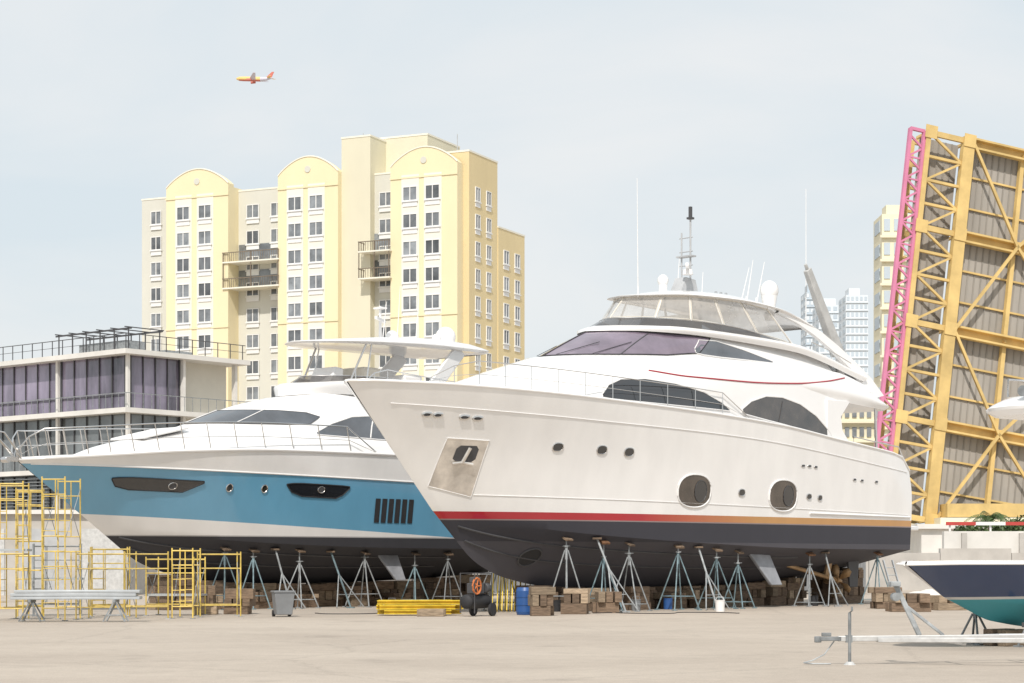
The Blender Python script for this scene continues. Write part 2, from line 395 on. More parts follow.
# ------------------------------------------------------------------ jack stands & blocks
TH=rad(47); CT,ST=math.cos(TH),math.sin(TH)
def stand(pos,h,tilt,m,az,group):
    r=root('boat_stand',pos,az+R.uniform(-.3,.3),'steel tripod boat stand propping up a yacht hull','boat stand',group)
    mb=MB(); ap=h*R.uniform(.66,.86); rr=(R.uniform(.5,.72)*min(1,h/2.3)+.12)
    for k in range(4):
        a=rad(45+90*k); foot=(rr*math.cos(a),rr*math.sin(a),.03)
        mb.cyl(foot,(.05*math.cos(a),.05*math.sin(a),ap),.025,.023,7)
        mb.box(foot[0]-.07,foot[1]-.07,0,foot[0]+.07,foot[1]+.07,.035)
    q=R.uniform(.1,.3); pts=[(rr*(1-q*.9)*math.cos(rad(45+90*k)),rr*(1-q*.9)*math.sin(rad(45+90*k)),ap*q) for k in range(4)]
    for k in range(4): mb.cyl(pts[k],pts[(k+1)%4],.014,n=6)
    mb.cyl((0,0,ap*.85),(0,0,ap+.1),.048,n=9)
    mb.obj('leg_frame',r,m)
    MB().cyl((0,0,ap),(0,0,h-.06),.025,n=8).cyl((0,0,ap+.1),(0,0,ap+.15),.08,n=8).cyl((-.16,0,ap+.13),(.16,0,ap+.13),.014,n=6).obj('screw_post',r,STGREY)
    mb=MB(); n=Vector((math.sin(tilt),0,math.cos(tilt)))
    u=Vector((math.cos(tilt),0,-math.sin(tilt))); v=Vector((0,1,0)); c=Vector((0,0,h-.05)); vs=[]
    for d in (0,.055):
        for i,j in ((-1,-1),(1,-1),(1,1),(-1,1)): vs.append(c+u*i*.16+v*j*.16+n*d)
    mb.add(vs,[(0,3,2,1),(4,5,6,7),(0,1,5,4),(1,2,6,5),(2,3,7,6),(3,0,4,7)]); mb.obj('pad',r,WOOD if R.random()<.5 else RUST)
def boatW(B,l,wn): return Vector((B[0]+l*CT+wn*ST,B[1]+l*ST-wn*CT,0))
def prop(l,w0,Bt,S,lean):
    h=S.zbot(l,w0); foot=boatW(Bt,l+R.uniform(-.35,.35),w0+lean); top=boatW(Bt,l,w0); top.z=h-.03
    r=root('slanted_shore',foot,0,'slanting steel pipe shore leaning in against a yacht hull','boat stand','slanted steel shores'); d=top-foot
    MB().cyl((0,0,.03),d,.034,n=8).box(-.14,-.14,0,.14,.14,.04).obj('pipe',r,R.choice((STGREY,TEAL)))
    k=d*.6; a=Vector((CT*.65,ST*.65,0))
    MB().cyl(a+Vector((0,0,.02)),k,.022,n=6).cyl(-a+Vector((0,0,.02)),k,.022,n=6).cyl(a*.6+k*.4,-a*.6+k*.4,.015,n=5).obj('side_leg',r,STGREY)
    MB().box(d.x-.15,d.y-.15,d.z-.03,d.x+.15,d.y+.15,d.z+.03).obj('pad',r,WOOD)
def blocks(pos,az,h,wd=.9,label='stack of dark timber keel blocks under a yacht'):
    r=root('timber_block_stack',pos,az,label,'timber blocks','timber keel blocks')
    z=0;k=0
    while z<h-.05:
        t=min(R.choice((.24,.3,.34)),h-z)
        nb=2 if k%2==0 else 3
        for i in range(nb):
            o=(i-(nb-1)/2)*(wd*.62 if nb==2 else wd*.36); ww=wd*.3 if nb==3 else wd*.38
            j=R.uniform(-.1,.1); L=wd*R.uniform(.9,1.2)/2; mb=MB()
            if k%2==0: mb.box(-L+j,o-ww/2,z+.003,L+j,o+ww/2,z+t)
            else: mb.box(o-ww/2,-L+j,z+.003,o+ww/2,L+j,z+t)
            mb.obj('timber_block',r,WOOD if R.random()<.7 else WOOD2,smooth=False,bevel=.012)
        z+=t;k+=1

# ================================================================== WHITE YACHT
WB=(-4.95,60,0)
WY=root('yacht',WB,TH,'large white motor yacht with red stripe on boat stands','yacht')
hullW=hullmat('white yacht hull paint',((.86,.85,.84),.16),[(0,-5,2.96,(.04,.04,.052),.65),(0,-5,2.3,(.075,.072,.085),.7),(0,2.96,3.0,(.25,.2,.2),.3),(0,3.0,3.23,(.42,.016,.03),.28),(0,3.0,3.23,(.52,.27,.09),.28,11)])  # orange fading into the stripe aft is a reflection put into the colour
H=Surf([
 [(4.9,0,2.1),(5.8,0,1.5),(7,0,1.1),(8.8,0,.84),(12,0,.76),(18,0,.80),(23,0,1.05),(27,0,1.45)],
 [(3.55,0,3.3),(4.5,.42,3.1),(6,1.05,2.85),(8,1.7,2.62),(11,2.3,2.42),(15,2.65,2.25),(20,2.8,2.12),(27,2.78,2.1)],
 [(1.85,0,5.1),(2.6,.5,5.08),(4,1.15,5.02),(6,1.8,4.95),(9,2.4,4.85),(13,2.8,4.7),(18,2.97,4.5),(25.5,2.93,4.25),(27.1,2.8,4.1)],
 [(0,.03,7.06),(.5,.62,7.06),(1.2,1.12,7.04),(2.5,1.75,7.02),(4.5,2.35,6.97),(7,2.78,6.9),(10,3.02,6.8),(14,3.15,6.66),(18,3.15,6.45),(21.5,3.1,6.12),(24,3.05,5.9),(25.8,2.98,5.72),(26.5,2.9,5.5),(26.9,2.8,5.15)]],
 seg=['l','c','c'],p=1.7)
H.build('hull',WY,hullW,nf=72,nt=8,ang=28)
def line(S,par,pts,r,m,name,both=True,off=.01,N=40,tmin=0):
    xs=[p[0] for p in pts]; zs=[p[1] for p in pts]
    for sd in ((-1,1) if both else (-1,)):
        P=[]
        for i in range(N+1):
            l=xs[0]+(xs[-1]-xs[0])*i/N; P.append(S.at(l,pchip(xs,zs,l),off,sd,tmin))
        MB().tube(P,r,6).obj(name,par,m)
line(H,WY,[(1.2,6.45),(8,6.2),(16,5.95),(26.6,5.1)],.014,WHITE,'hull_moulding',tmin=1)
line(H,WY,[(4.6,3.75),(12,3.65),(26.8,3.45)],.012,WHITE,'hull_moulding',tmin=1)
for tq in (.45,.75):
    for sd in (-1,1):
        MB().tube([H.pt(.12+.7*i/30,tq,sd)+Vector((0,0,-.015)) for i in range(31)],.035,5).obj('spray_rail',WY,DARKG)
for sd in (-1,1):
    MB().tube([H.pt(i/60,3,sd)+Vector((0,0,.03)) for i in range(61)],.045,8).obj('gunwale_cap',WY,WHITE)
for l,z,a,b in ((7.05,5.3,.2,.13),(8.85,5.27,.21,.14),(10.05,5.24,.21,.14),(15.9,4.05,.17,.12),(19.9,4.0,.15,.1),(20.6,3.97,.13,.1),):
    H.patch('porthole',WY,oval(l,z,a,b,8,2.6),GLASS,rows=3,dens=1,rim=STEEL,rimr=.018,tmin=1,both=True)
for l,z in ((13.4,4.05),(18.3,4.0)):
    H.patch('hull_window',WY,oval(l,z,.84,.56,14,2.4),GLASSW,rows=6,dens=1,rim=WHITE,rimr=.03,tmin=1,both=True,label='large oval hull window')
    H.patch('opening_port',WY,oval(l+.3,z,.3,.36,8,2.2),GLASS,off=.035,rows=3,dens=1,rim=DARKG,rimr=.015,tmin=1,both=True)
for l,z in ((22.8,4.7),(23.3,4.68),(19.4,5.1),(19.8,5.1),(20.2,5.08),(24.3,4.66)):
    H.patch('vent',WY,oval(l,z,.11,.04,6,3),DARKG,rows=2,dens=1,rim=STEEL,rimr=.01,tmin=1,both=True)
for l,z,a in ((2.3,6.15,.12),(2.62,6.14,.12),(3.45,6.1,.15),(3.88,6.08,.15)):
    H.patch('fairlead',WY,oval(l,z,a,.055,8,2.4),DARKG,rows=2,dens=1,rim=STEEL,rimr=.035,tmin=1,both=True)
H.patch('anchor_plate',WY,[(3.2,4.0,5.47),(4.55,3.68,5.42)],PLATE,off=.014,rows=8,dens=8,tmin=1,both=True,rim=WHITE2,rimr=.014,label='polished steel square anchor pocket plate')
H.patch('anchor_pocket',WY,[(3.6,4.85,5.15),(3.7,4.78,5.25),(4.2,4.76,5.25),(4.3,4.85,5.15)],DARKG,off=.026,rows=3,tmin=1,both=True)
for sd in (-1,1):
    p=H.at(3.92,4.75,.05,sd,1); q=H.at(4.0,5.2,.06,sd,1); a=H.at(3.62,4.72,.08,sd,1); b=H.at(4.25,4.7,.08,sd,1)
    MB().tube([q,p],.06,7).tube([a,p,b],.05,7).obj('anchor',WY,PLATE)
H.patch('bow_thruster_tunnel',WY,oval(7.4,1.8,.38,.28,8),BLACK,rows=3,dens=1,rim=DARKG,rimr=.03,both=True)
for sd in (-1,1):
    MB().prism([(17.3,sd*2.2,1.95),(18.5,sd*2.2,1.95),(18.75,sd*2.6,.8),(18.1,sd*2.6,.8)],(0,.14,0)).obj('stabiliser_fin',WY,PALEF,bevel=.03)
    MB().cyl((20.5,sd*1.2,1.6),(24.3,sd*1.2,.93),.08,n=8).beam((23.6,sd*1.2,1.05),(23.8,sd*1.2,1.7),.08,.3).obj('propeller_shaft',WY,BRONZE)
    mb=MB(); mb.cyl((24.2,sd*1.2,.95),(24.6,sd*1.2,.88),.15,.06,10)
    for k in range(5):
        a=2*math.pi*k/5; rr=[]
        for (rad_,wd,tw) in ((.1,.12,.9),(.3,.32,.6),(.5,.36,.4),(.68,.14,.3)):
            for s2 in (-1,1):
                ang=a+s2*wd*.9
                rr.append((24.4+s2*math.sin(tw)*wd*.45,sd*1.2+rad_*math.cos(ang),.92+rad_*math.sin(ang)))
        mb.add(rr,[(0,1,3,2),(2,3,5,4),(4,5,7,6)])
    mb.obj('propeller',WY,BRONZE,solid=.02)
    MB().prism([(25.0,sd*1.2-.04,1.9),(25.8,sd*1.2-.04,1.9),(25.7,sd*1.2-.04,.65),(25.15,sd*1.2-.04,.65)],(0,.08,0)).obj('rudder',WY,DARKG,bevel=.02)
MB().prism([(26.9,-2.75,2.85),(28.1,-2.5,2.85),(28.1,2.5,2.85),(26.9,2.75,2.85)],(0,0,.2)).obj('swim_platform',WY,WHITE,bevel=.05)
line(H,WY,[(20,3.4),(26.9,3.36)],.05,WHITE2,'rubbing_strake',tmin=1)

A=Surf([
 [(3.2,0,6.72),(4,.9,6.75),(5.2,1.55,6.75),(7,2.2,6.72),(9.5,2.8,6.68),(13,3.03,6.5),(18,3.03,6.3),(21.6,2.98,5.95)],
 [(4.0,0,7.1),(4.8,.8,7.2),(6,1.45,7.3),(8,2.15,7.45),(10,2.65,7.55),(14,2.95,7.6),(18,2.95,7.5),(22.2,2.9,7.35)],
 [(6.0,0,7.72),(6.8,.85,7.85),(8.2,1.5,8.0),(10,2.1,8.12),(12.5,2.55,8.2),(16,2.8,8.25),(20,2.85,8.3),(24.0,2.8,8.0)],
 [(8.2,0,8.38),(8.9,.8,8.45),(10.2,1.45,8.5),(12,1.95,8.58),(15,2.35,8.68),(19,2.55,8.75),(22,2.6,8.7),(24.8,2.55,8.2)]],p=1.5)
A.build('deckhouse',WY,WHITE,nf=50,nt=6,crown=.05,ang=32)
O=Surf([
 [(17,2.6,7.75),(20,2.85,7.7),(23.5,2.9,7.5),(25.2,2.75,7.45),(25.7,2.4,7.45)],
 [(17,2.7,8.05),(20,2.92,8.05),(23.5,2.98,7.85),(25.3,2.85,7.62),(25.9,2.45,7.58)],
 [(17,2.5,8.4),(20,2.7,8.5),(23,2.75,8.35),(25.0,2.6,7.9),(25.6,2.3,7.75)]],p=1.0)
O.build('aft_deck_overhang',WY,WHITE,nf=24,nt=4,capb=True)
for sd in (-1,1):
    MB().prism([(21.0,sd*2.95-.05,6.0),(22.6,sd*2.95-.05,5.95),(22.0,sd*2.95-.05,6.5),(21.9,sd*2.95-.05,7.0),(22.5,sd*2.95-.05,7.6),(21.0,sd*2.95-.05,7.6)],(0,.1,0)).obj('side_wing',WY,WHITE,bevel=.02)
    MB().cyl((24.9,sd*2.6,5.8),(24.8,sd*2.6,7.6),.05,n=10).obj('cockpit_pillar',WY,STEEL)
    MB().tube([(22.8,sd*2.95,6.02),(22.8,sd*2.95,6.3),(26.0,sd*2.9,6.05),(26.4,sd*2.88,5.6)],.025).obj('cockpit_rail',WY,STEEL)
MB().box(21.6,-2.2,5.6,21.8,2.2,7.6).obj('saloon_door',WY,GLASS)
A.patch('side_window',WY,[(8.75,6.95,7.05),(9.1,6.92,7.38),(9.7,6.9,7.6),(10.8,6.88,7.68),(12.2,6.86,7.6),(13.6,6.85,7.4),(14.6,6.84,7.1),(15.0,6.83,6.9)],GLASS,rows=5,rim=WHITE2,both=True,label='long dark arched saloon window')
A.patch('side_window',WY,[(15.75,6.78,6.95),(16.3,6.72,7.25),(17.2,6.62,7.48),(18.2,6.52,7.5),(19.3,6.4,7.32),(20.3,6.25,6.95),(21.1,6.14,6.45),(21.35,6.1,6.2)],GLASSW,rows=5,rim=WHITE2,rimr=.03,both=True,label='dark arched aft saloon window')
for sd in (-1,1): MB().tube([A.at(17.9,6.6,.03,sd),A.at(18.2,7.35,.03,sd)],.015,5).obj('window_mullion',WY,DARKG)
line(A,WY,[(11.2,8.0),(13,7.9),(16,7.92),(19,8.05),(21,8.25),(22.6,8.5)],.026,RED,'red_accent_line',off=.01)
B=Surf([
 [(8.6,0,8.38),(9.2,.8,8.42),(10.4,1.4,8.47),(12,1.85,8.54),(15,2.2,8.62),(18,2.32,8.66),(22.5,2.3,8.6)],
 [(9.9,0,8.98),(10.4,.75,9.0),(11.4,1.3,9.05),(12.8,1.7,9.1),(15,2.05,9.15),(18,2.15,9.1),(22.4,2.15,8.9)],
 [(11.1,0,9.5),(11.5,.7,9.5),(12.3,1.2,9.53),(13.6,1.55,9.55),(15.5,1.85,9.55),(18,1.95,9.5),(22.2,1.95,9.2)]],p=1.4)
B.build('pilothouse',WY,WHITE,nf=44,nt=5)
B.patch('windscreen',WY,[(0,.14,1.86),(.12,.14,1.86),(.3,.16,1.84),(.42,.2,1.8),(.52,.45,1.72)],GLASSP,ftm=True,rows=6,dens=4,rim=BLACK,rimr=.02,both=True,label='raked violet tinted windscreen')
for f in (.0,.27):
    for sd in ((-1,) if f==0 else (-1,1)):
        MB().tube([B.pt(f,.14+1.7*k/5,sd)+Vector((-.02,0,.03)) for k in range(6)],.018,5).obj('windscreen_mullion',WY,DARKG)
for l in (.06,.18):
    for sd in (-1,1):
        MB().tube([B.pt(l,.1,sd)+Vector((-.05,0,.06)),B.pt(l+.08,.9,sd)+Vector((-.05,0,.06))],.01,5).obj('wiper',WY,BLACK)
B.patch('pilothouse_window',WY,[(14.3,8.85,9.0),(14.7,8.8,9.33),(15.6,8.78,9.36),(17.0,8.78,9.15),(18.6,8.78,8.86)],GLASS2,rows=3,rim=WHITE2,both=True)
C=Surf([
 [(10.9,0,9.48),(11.4,.8,9.48),(12.4,1.4,9.5),(14,1.85,9.5),(17,2.15,9.42),(20,2.25,9.3),(24.4,2.35,8.5)],
 [(11.0,0,9.6),(11.5,.85,9.6),(12.5,1.45,9.62),(14,1.9,9.64),(17,2.22,9.6),(20,2.32,9.5),(24.6,2.4,8.65)],
 [(11.35,0,9.7),(11.8,.8,9.7),(12.7,1.35,9.72),(14,1.78,9.74),(17,2.1,9.7),(20,2.22,9.6),(24.5,2.3,8.75)]],p=1.4)
C.build('flybridge_coaming',WY,WHITE,nf=44,nt=4)
Wd=Surf([
 [(11.35,0,9.68),(11.8,.78,9.68),(12.7,1.32,9.70),(14,1.75,9.72),(16.5,2.05,9.68),(20.6,2.22,9.5)],
 [(12.1,0,10.02),(12.5,.72,10.02),(13.2,1.22,10.03),(14.5,1.64,10.04),(16.5,1.95,9.98),(20.0,2.17,9.58)]],seg=['l'],p=1.4)
Wd.build('flybridge_windshield',WY,GLASSB,nf=36,nt=3,capt=False,cape=False)
MB().tube([Wd.pt(1-i/24,1,-1) for i in range(25)]+[Wd.pt(i/24,1,1) for i in range(1,25)],.02,6).obj('windshield_rail',WY,STEEL)
E=Surf([
 [(12.2,0,10.02),(12.6,.74,10.02),(13.3,1.22,10.02),(14.6,1.66,10.02),(17,1.95,9.9),(22.0,2.15,9.35)],
 [(13.0,0,10.84),(13.3,.68,10.84),(13.9,1.1,10.88),(15.0,1.45,10.94),(17,1.68,10.96),(20.4,1.78,10.72)]],seg=['l'],p=1.3)
for f0,f1,m in ((0,.17,CLEAR),(.18,.335,CLEAR),(.345,.495,CLEAR),(.505,.665,CLEAR),(.675,.84,CLEAR)):
    E.patch('enclosure_panel',WY,[(f0,.04,.96),((f0+f1)/2,.04,.96),(f1,.04,.96)],m,ftm=True,rows=3,dens=3,rim=CREAMC,rimr=.018,both=True)
for f in (.0,.175,.34,.5,.67,.85):
    for sd in ((-1,) if f==0 else (-1,1)):
        MB().tube([E.pt(f,0,sd),E.pt(f,1,sd)],.024,7).obj('hardtop_post',WY,WHITE2)
MB().prism([(14.2,-.8,9.72),(16.4,-.8,9.72),(16.4,-.8,10.15),(16.0,-.8,10.4),(15.0,-.8,10.35)],(0,1.6,0)).obj('helm_seat',WY,CREAMC,bevel=.08)
MB().box(17.8,-1.2,9.6,19.4,.9,10.0).obj('sunpad',WY,CREAMC,bevel=.08)
T=Surf([
 [(12.8,0,10.82),(13.1,.7,10.82),(13.75,1.15,10.86),(14.9,1.52,10.92),(17,1.78,10.94),(19.4,1.88,10.82),(21.6,1.9,10.32)],
 [(12.72,0,10.87),(13.02,.77,10.87),(13.68,1.22,10.91),(14.9,1.6,10.98),(17,1.87,11.0),(19.4,1.97,10.88),(21.7,1.98,10.36)],
 [(13.5,0,10.97),(13.75,.5,10.99),(14.3,.85,11.07),(15.3,1.15,11.17),(17,1.35,11.2),(19.4,1.4,11.06),(21.5,1.5,10.48)]],p=1.3)
T.build('hardtop',WY,WHITE,nf=36,nt=4,capb=True,crown=.2,ang=50)
for sd in (-1,1):
    P=[(19.6,1.86,10.84),(20.8,1.94,10.56),(21.9,2.02,10.16),(22.9,2.1,9.7),(23.8,2.18,9.2),(24.7,2.28,8.62),(25.4,2.36,8.0)]
    W_=[.25,.36,.42,.46,.55,.7,.8]
    mb=MB()
    for (a,b,wa,wb) in zip(P[:-1],P[1:],W_[:-1],W_[1:]):
        mb.add([(a[0]-wa/2,sd*a[1],a[2]-.12),(a[0]+wa/2,sd*a[1],a[2]+.05),(a[0]+wa/2,sd*(a[1]-.16),a[2]+.05),(a[0]-wa/2,sd*(a[1]-.16),a[2]-.12),
                (b[0]-wb/2,sd*b[1],b[2]-.12),(b[0]+wb/2,sd*b[1],b[2]+.05),(b[0]+wb/2,sd*(b[1]-.16),b[2]+.05),(b[0]-wb/2,sd*(b[1]-.16),b[2]-.12)],
               [(0,1,5,4),(1,2,6,5),(2,3,7,6),(3,0,4,7)])
    mb.obj('hardtop_arch',WY,WHITE,ang=50)
    MB().tube([(20.9,sd*2.25,9.3),(21.1,sd*2.25,9.75),(22.4,sd*2.25,9.5),(23.6,sd*2.3,9.15)],.018).tube([(22.4,sd*2.25,9.5),(22.4,sd*2.25,8.9)],.014).obj('upper_deck_rail',WY,STEEL)
BOOM=mat('grey boom cover',(.50,.50,.49),.7,var=.2)
MB().cyl((23.5,-1.9,8.5),(23.4,-1.9,9.7),.17,.15,10).obj('davit_crane',WY,WHITE2)
mb=MB(); a=Vector((23.3,-1.9,9.5)); b=Vector((21.3,-1.9,12.5)); d=(b-a); s_=Vector((.8,0,.55)).normalized()
mb.add([a-s_*.26+Vector((0,-.16,0)),a+s_*.26+Vector((0,-.16,0)),a+s_*.26+Vector((0,.16,0)),a-s_*.26+Vector((0,.16,0)),
        b-s_*.15+Vector((0,-.1,0)),b+s_*.15+Vector((0,-.1,0)),b+s_*.15+Vector((0,.1,0)),b-s_*.15+Vector((0,.1,0))],[(0,3,2,1),(4,5,6,7),(0,1,5,4),(1,2,6,5),(2,3,7,6),(3,0,4,7)])
mb.cyl(b,b+d*.06,.07,n=8); mb.obj('crane_boom',WY,BOOM,bevel=.04)
mb=MB(); mb.prism([(15.7,-.28,11.1),(16.9,-.28,11.1),(16.75,-.2,11.8),(16.2,-.2,11.85)],(0,.5,0)); 
mb.cyl((16.45,-.2,11.8),(16.45,-.2,14.0),.035,n=8).cyl((16.45,.2,11.8),(16.45,.2,13.5),.03,n=8)
for z in (12.3,12.8,13.3): mb.cyl((16.45,-.3,z),(16.45,.3,z),.022,n=6)
mb.box(16.3,-.35,12.6,16.6,.35,12.65)
mb.obj('radar_mast',WY,GREYF)
MB().cyl((16.45,-.2,14.0),(16.45,-.2,14.4),.07,.07,8).box(16.35,-.3,13.95,16.55,-.1,14.02).obj('mast_light',WY,DARKG)
MB().cyl((16.1,-.35,11.9),(16.1,-.35,12.1),.2,.16,10).beam((15.55,-.75,12.17),(16.65,.05,12.17),.12,.14).obj('open_array_radar',WY,WHITE2,bevel=.02)
mb=MB(); mb.sphere((20.3,-.9,11.7),.34,.34,.38); mb.cyl((20.3,-.9,10.6),(20.3,-.9,11.5),.16,.3,12); mb.obj('satellite_dome',WY,WHITE)
mb=MB(); mb.sphere((15.5,.3,11.7),.2,.2,.22); mb.cyl((15.5,.3,11.1),(15.5,.3,11.65),.15,n=10); mb.obj('satellite_dome',WY,WHITE)
for x,y,z0,z1,lean in ((13.0,-.6,10.9,14.9,-.05),(21.8,-1.5,10.2,15.6,0),(18.2,-1.4,11.0,12.6,.4),(18.8,-1.4,11.0,12.6,.5),(19.4,-.2,11.0,12.6,.6),(17.4,1.2,11.1,12.9,.2),(18.0,.5,11.1,12.3,.1)):
    MB().cyl((x,y,z0),(x+lean,y,z1),.02,.01,6).cyl((x,y,z0-.1),(x,y,z0+.25),.03,n=6).obj('whip_antenna',WY,WHITE2)
mb=MB()
for k in range(3): mb.cyl((17.3+.3*k,-.7,11.2),(17.3+.3*k,-.7,11.4),.07,.05,8)
mb.obj('horn',WY,STEEL)
def rail(S,par,f0,f1,h,n,m=STEEL,inb=.08,lean=0,tt=None,mid=True,r=.018):
    tt=S.n-1 if tt is None else tt
    for sd in (-1,1):
        top=[];midp=[];mb=MB()
        for i in range(n+1):
            f=f0+(f1-f0)*i/n; p=S.pt(f,tt,sd); p.y-=sd*inb
            hh=h*min(1,.25+i/2.0) if i<2 else h*(1 if i<n else .1)
            q=p+Vector((lean,0,hh)); top.append(q); midp.append(p+Vector((lean*.5,0,hh*.5)))
            mb.tube([p,q],r*.8,6)
        mb.tube(top,r,6)
        if mid: mb.tube(midp,r*.5,5)
        mb.obj('railing',par,m)
rail(H,WY,.22,.74,.8,12)
MB().box(.9,-.12,7.0,1.2,.12,7.2).cyl((.35,0,7.05),(.35,0,7.4),.02,n=6).obj('bow_fitting',WY,STEEL)
GR='steel boat stands under the yachts'
for l,wd in ((8.2,1.55),(9.6,1.9),(10.9,2.05),(13.0,2.35),(15.0,2.45),(16.4,2.4),(20.5,2.5),(25.2,2.5)):
    ll=l+R.uniform(-.15,.15)
    stand(boatW(WB,ll,wd),H.zbot(ll,wd),rad(-26),R.choice((TEAL,STGREY)),TH+math.pi/2,GR)
for l,wd in ((8.4,1.5),(12,2.1),(16,2.3),(20,2.3),(24,2.3)):
    stand(boatW(WB,l,-wd),H.zbot(l,wd),rad(-26),STGREY,TH-math.pi/2,GR)
for l,w0,ln in ((9.3,1.9,1.0),(14.0,2.45,1.0),(21.5,2.55,.8),): prop(l,w0,WB,H,ln)
for l in (8.4,9.7,11.0,12.3,13.6,14.9,16.2,17.5,18.8,20.1,21.4,22.7,25.6,26.6):
    blocks(boatW(WB,l,0),TH,H.zbot(l,.02)-.01,R.uniform(.95,1.15))
for l in (10.3,12.4,14.4,16.0):
    blocks(boatW(WB,l,.75),TH,min(.8,H.zbot(l,.4)-.05)*R.uniform(.6,1),R.uniform(.8,1.0))
for l in (11.5,14.5,17.5,20.5,24):
    blocks(boatW(WB,l,-1.3),TH,H.zbot(l,1.3)-.01,1.0)

# ================================================================== BLUE YACHT
BB=(-15.9,64,0)
BY=root('yacht',BB,TH,'blue and white motor yacht with black bottom on stands','yacht')
hullB=hullmat('blue yacht hull paint',((.86,.85,.84),.18),[(0,-5,2.5,(.042,.042,.05),.65),(0,2.5,2.54,(.45,.45,.45),.3),(.045,3.33,9,(.15,.385,.575),.09),(.016,4.80,20,(.86,.85,.84),.18)],coat=1)
HB=Surf([
 [(4.2,0,2.0),(5,0,1.55),(6,0,1.25),(8,0,.95),(12,0,.86),(17,0,.95),(23.5,0,1.3)],
 [(3.0,0,2.85),(3.8,.4,2.7),(5,.9,2.55),(7,1.5,2.4),(10,2.0,2.25),(14,2.3,2.15),(23.5,2.4,2.1)],
 [(1.35,0,4.0),(2,.5,4.0),(3.2,1.1,4.0),(5,1.7,4.0),(8,2.2,3.97),(12,2.5,3.92),(23.5,2.6,3.8)],
 [(.05,.03,4.9),(.5,.6,4.93),(1.2,1.1,4.98),(2.5,1.7,5.08),(5,2.3,5.28),(9,2.65,5.45),(14,2.75,5.48),(23.5,2.7,5.2)]],seg=['l','c','c'],p=1.7)
HB.build('hull',BY,hullB,nf=56,nt=8,ang=28)
for sd in (-1,1):
    MB().tube([HB.pt(i/50,3,sd)+Vector((0,0,.03)) for i in range(51)],.06,8).obj('gunwale_cap',BY,WHITE)
for tq in (.45,.75):
    for sd in (-1,1):
        MB().tube([HB.pt(.12+.7*i/30,tq,sd)+Vector((0,0,-.015)) for i in range(31)],.035,5).obj('spray_rail',BY,DARKG)
line(HB,BY,[(.4,4.79),(4,4.735),(12,4.61),(23,4.43)],.03,WHITE2,'hull_moulding',tmin=1)
HB.patch('hull_window',BY,[(2.85,4.34,4.38),(3.05,4.12,4.40),(3.5,4.02,4.41),(5.3,3.97,4.36),(5.6,4.1,4.35),(6.0,4.28,4.34)],GLASS,rows=4,tmin=1,rim=BLACK,rimr=.02,both=True)
HB.patch('hull_window',BY,[(9.3,4.3,4.33),(9.55,4.05,4.36),(10.0,3.92,4.37),(11.5,3.88,4.34),(11.8,4.0,4.33),(12.1,4.24,4.31)],GLASS,rows=4,tmin=1,rim=BLACK,rimr=.02,both=True)
for l in (4.9,10.8): HB.patch('porthole',BY,oval(l,4.17,.15,.11,8),DARKG,off=.035,rows=3,dens=1,rim=STEEL,rimr=.015,tmin=1,both=True)
for l in (7.0,8.4): HB.patch('porthole',BY,oval(l,4.15,.12,.13,8),GLASS,rows=3,dens=1,rim=STEEL,rimr=.02,tmin=1,both=True)
for k in range(6):
    l=13.4+k*.33; HB.patch('hull_vent',BY,[(l,3.05,3.92),(l+.24,3.05,3.92)],BLACK,rows=3,tmin=1,both=True,dens=1)
for sd in (-1,1):
    MB().prism([(14.2,sd*1.8,1.9),(15.2,sd*1.8,1.9),(15.3,sd*2.15,.95),(14.8,sd*2.15,.95)],(0,.12,0)).obj('stabiliser_fin',BY,PALEF,bevel=.03)
HB.patch('bow_thruster_tunnel',BY,oval(6.6,1.75,.3,.25,8),DARKG,rows=3,dens=1,both=True)
DB=Surf([
 [(1.8,0,5.0),(2.6,.8,5.1),(4,1.45,5.25),(6.5,2.0,5.4),(10,2.35,5.5),(14,2.5,5.5),(21.5,2.45,5.3)],
 [(3.2,0,5.5),(4,.75,5.6),(5.5,1.35,5.75),(7.5,1.8,5.85),(10,2.15,5.9),(14,2.38,5.9),(21.5,2.3,5.8)],
 [(6.0,0,6.15),(6.6,.8,6.17),(7.8,1.35,6.2),(9.5,1.75,6.22),(11.5,2.05,6.22),(14,2.2,6.2),(21.5,2.15,6.1)],
 [(8.6,0,7.05),(9.1,.75,7.07),(10.0,1.2,7.1),(11.4,1.55,7.15),(13.5,1.8,7.2),(17,1.9,7.2),(21.5,1.85,7.1)],
 [(10.4,0,7.5),(10.9,.7,7.55),(11.8,1.1,7.66),(13.2,1.4,7.8),(15,1.6,7.88),(18,1.7,7.85),(21.5,1.6,7.7)]],p=1.5)
DB.build('deckhouse',BY,WHITE,nf=50,nt=6,crown=.08,ang=40)
DB.patch('windscreen',BY,[(0,2.26,2.82),(.12,2.26,2.82),(.25,2.26,2.81),(.36,2.28,2.74),(.42,2.34,2.6)],GLASS2,ftm=True,rows=5,dens=4,rim=DARKG,rimr=.012,both=True)
for f in (.0,.2):
    for sd in ((-1,) if f==0 else (-1,1)):
        MB().tube([DB.pt(f,2.26+.56*k/5,sd)+Vector((-.02,0,.03)) for k in range(6)],.02,5).obj('windscreen_mullion',BY,WHITE2)
DB.patch('side_window',BY,[(11.0,6.12,6.2),(11.8,6.1,6.55),(12.8,6.08,6.85),(14.0,6.06,6.95),(16.5,6.04,6.9),(18.5,6.04,6.7),(20,6.0,6.2)],GLASS2,rows=5,rim=WHITE2,both=True)
for l in (13.4,15.8):
    for sd in (-1,1): MB().tube([DB.at(l,6.1,.03,sd),DB.at(l+.2,6.5,.03,sd),DB.at(l+.4,6.85,.03,sd)],.025,5).obj('window_mullion',BY,WHITE2)
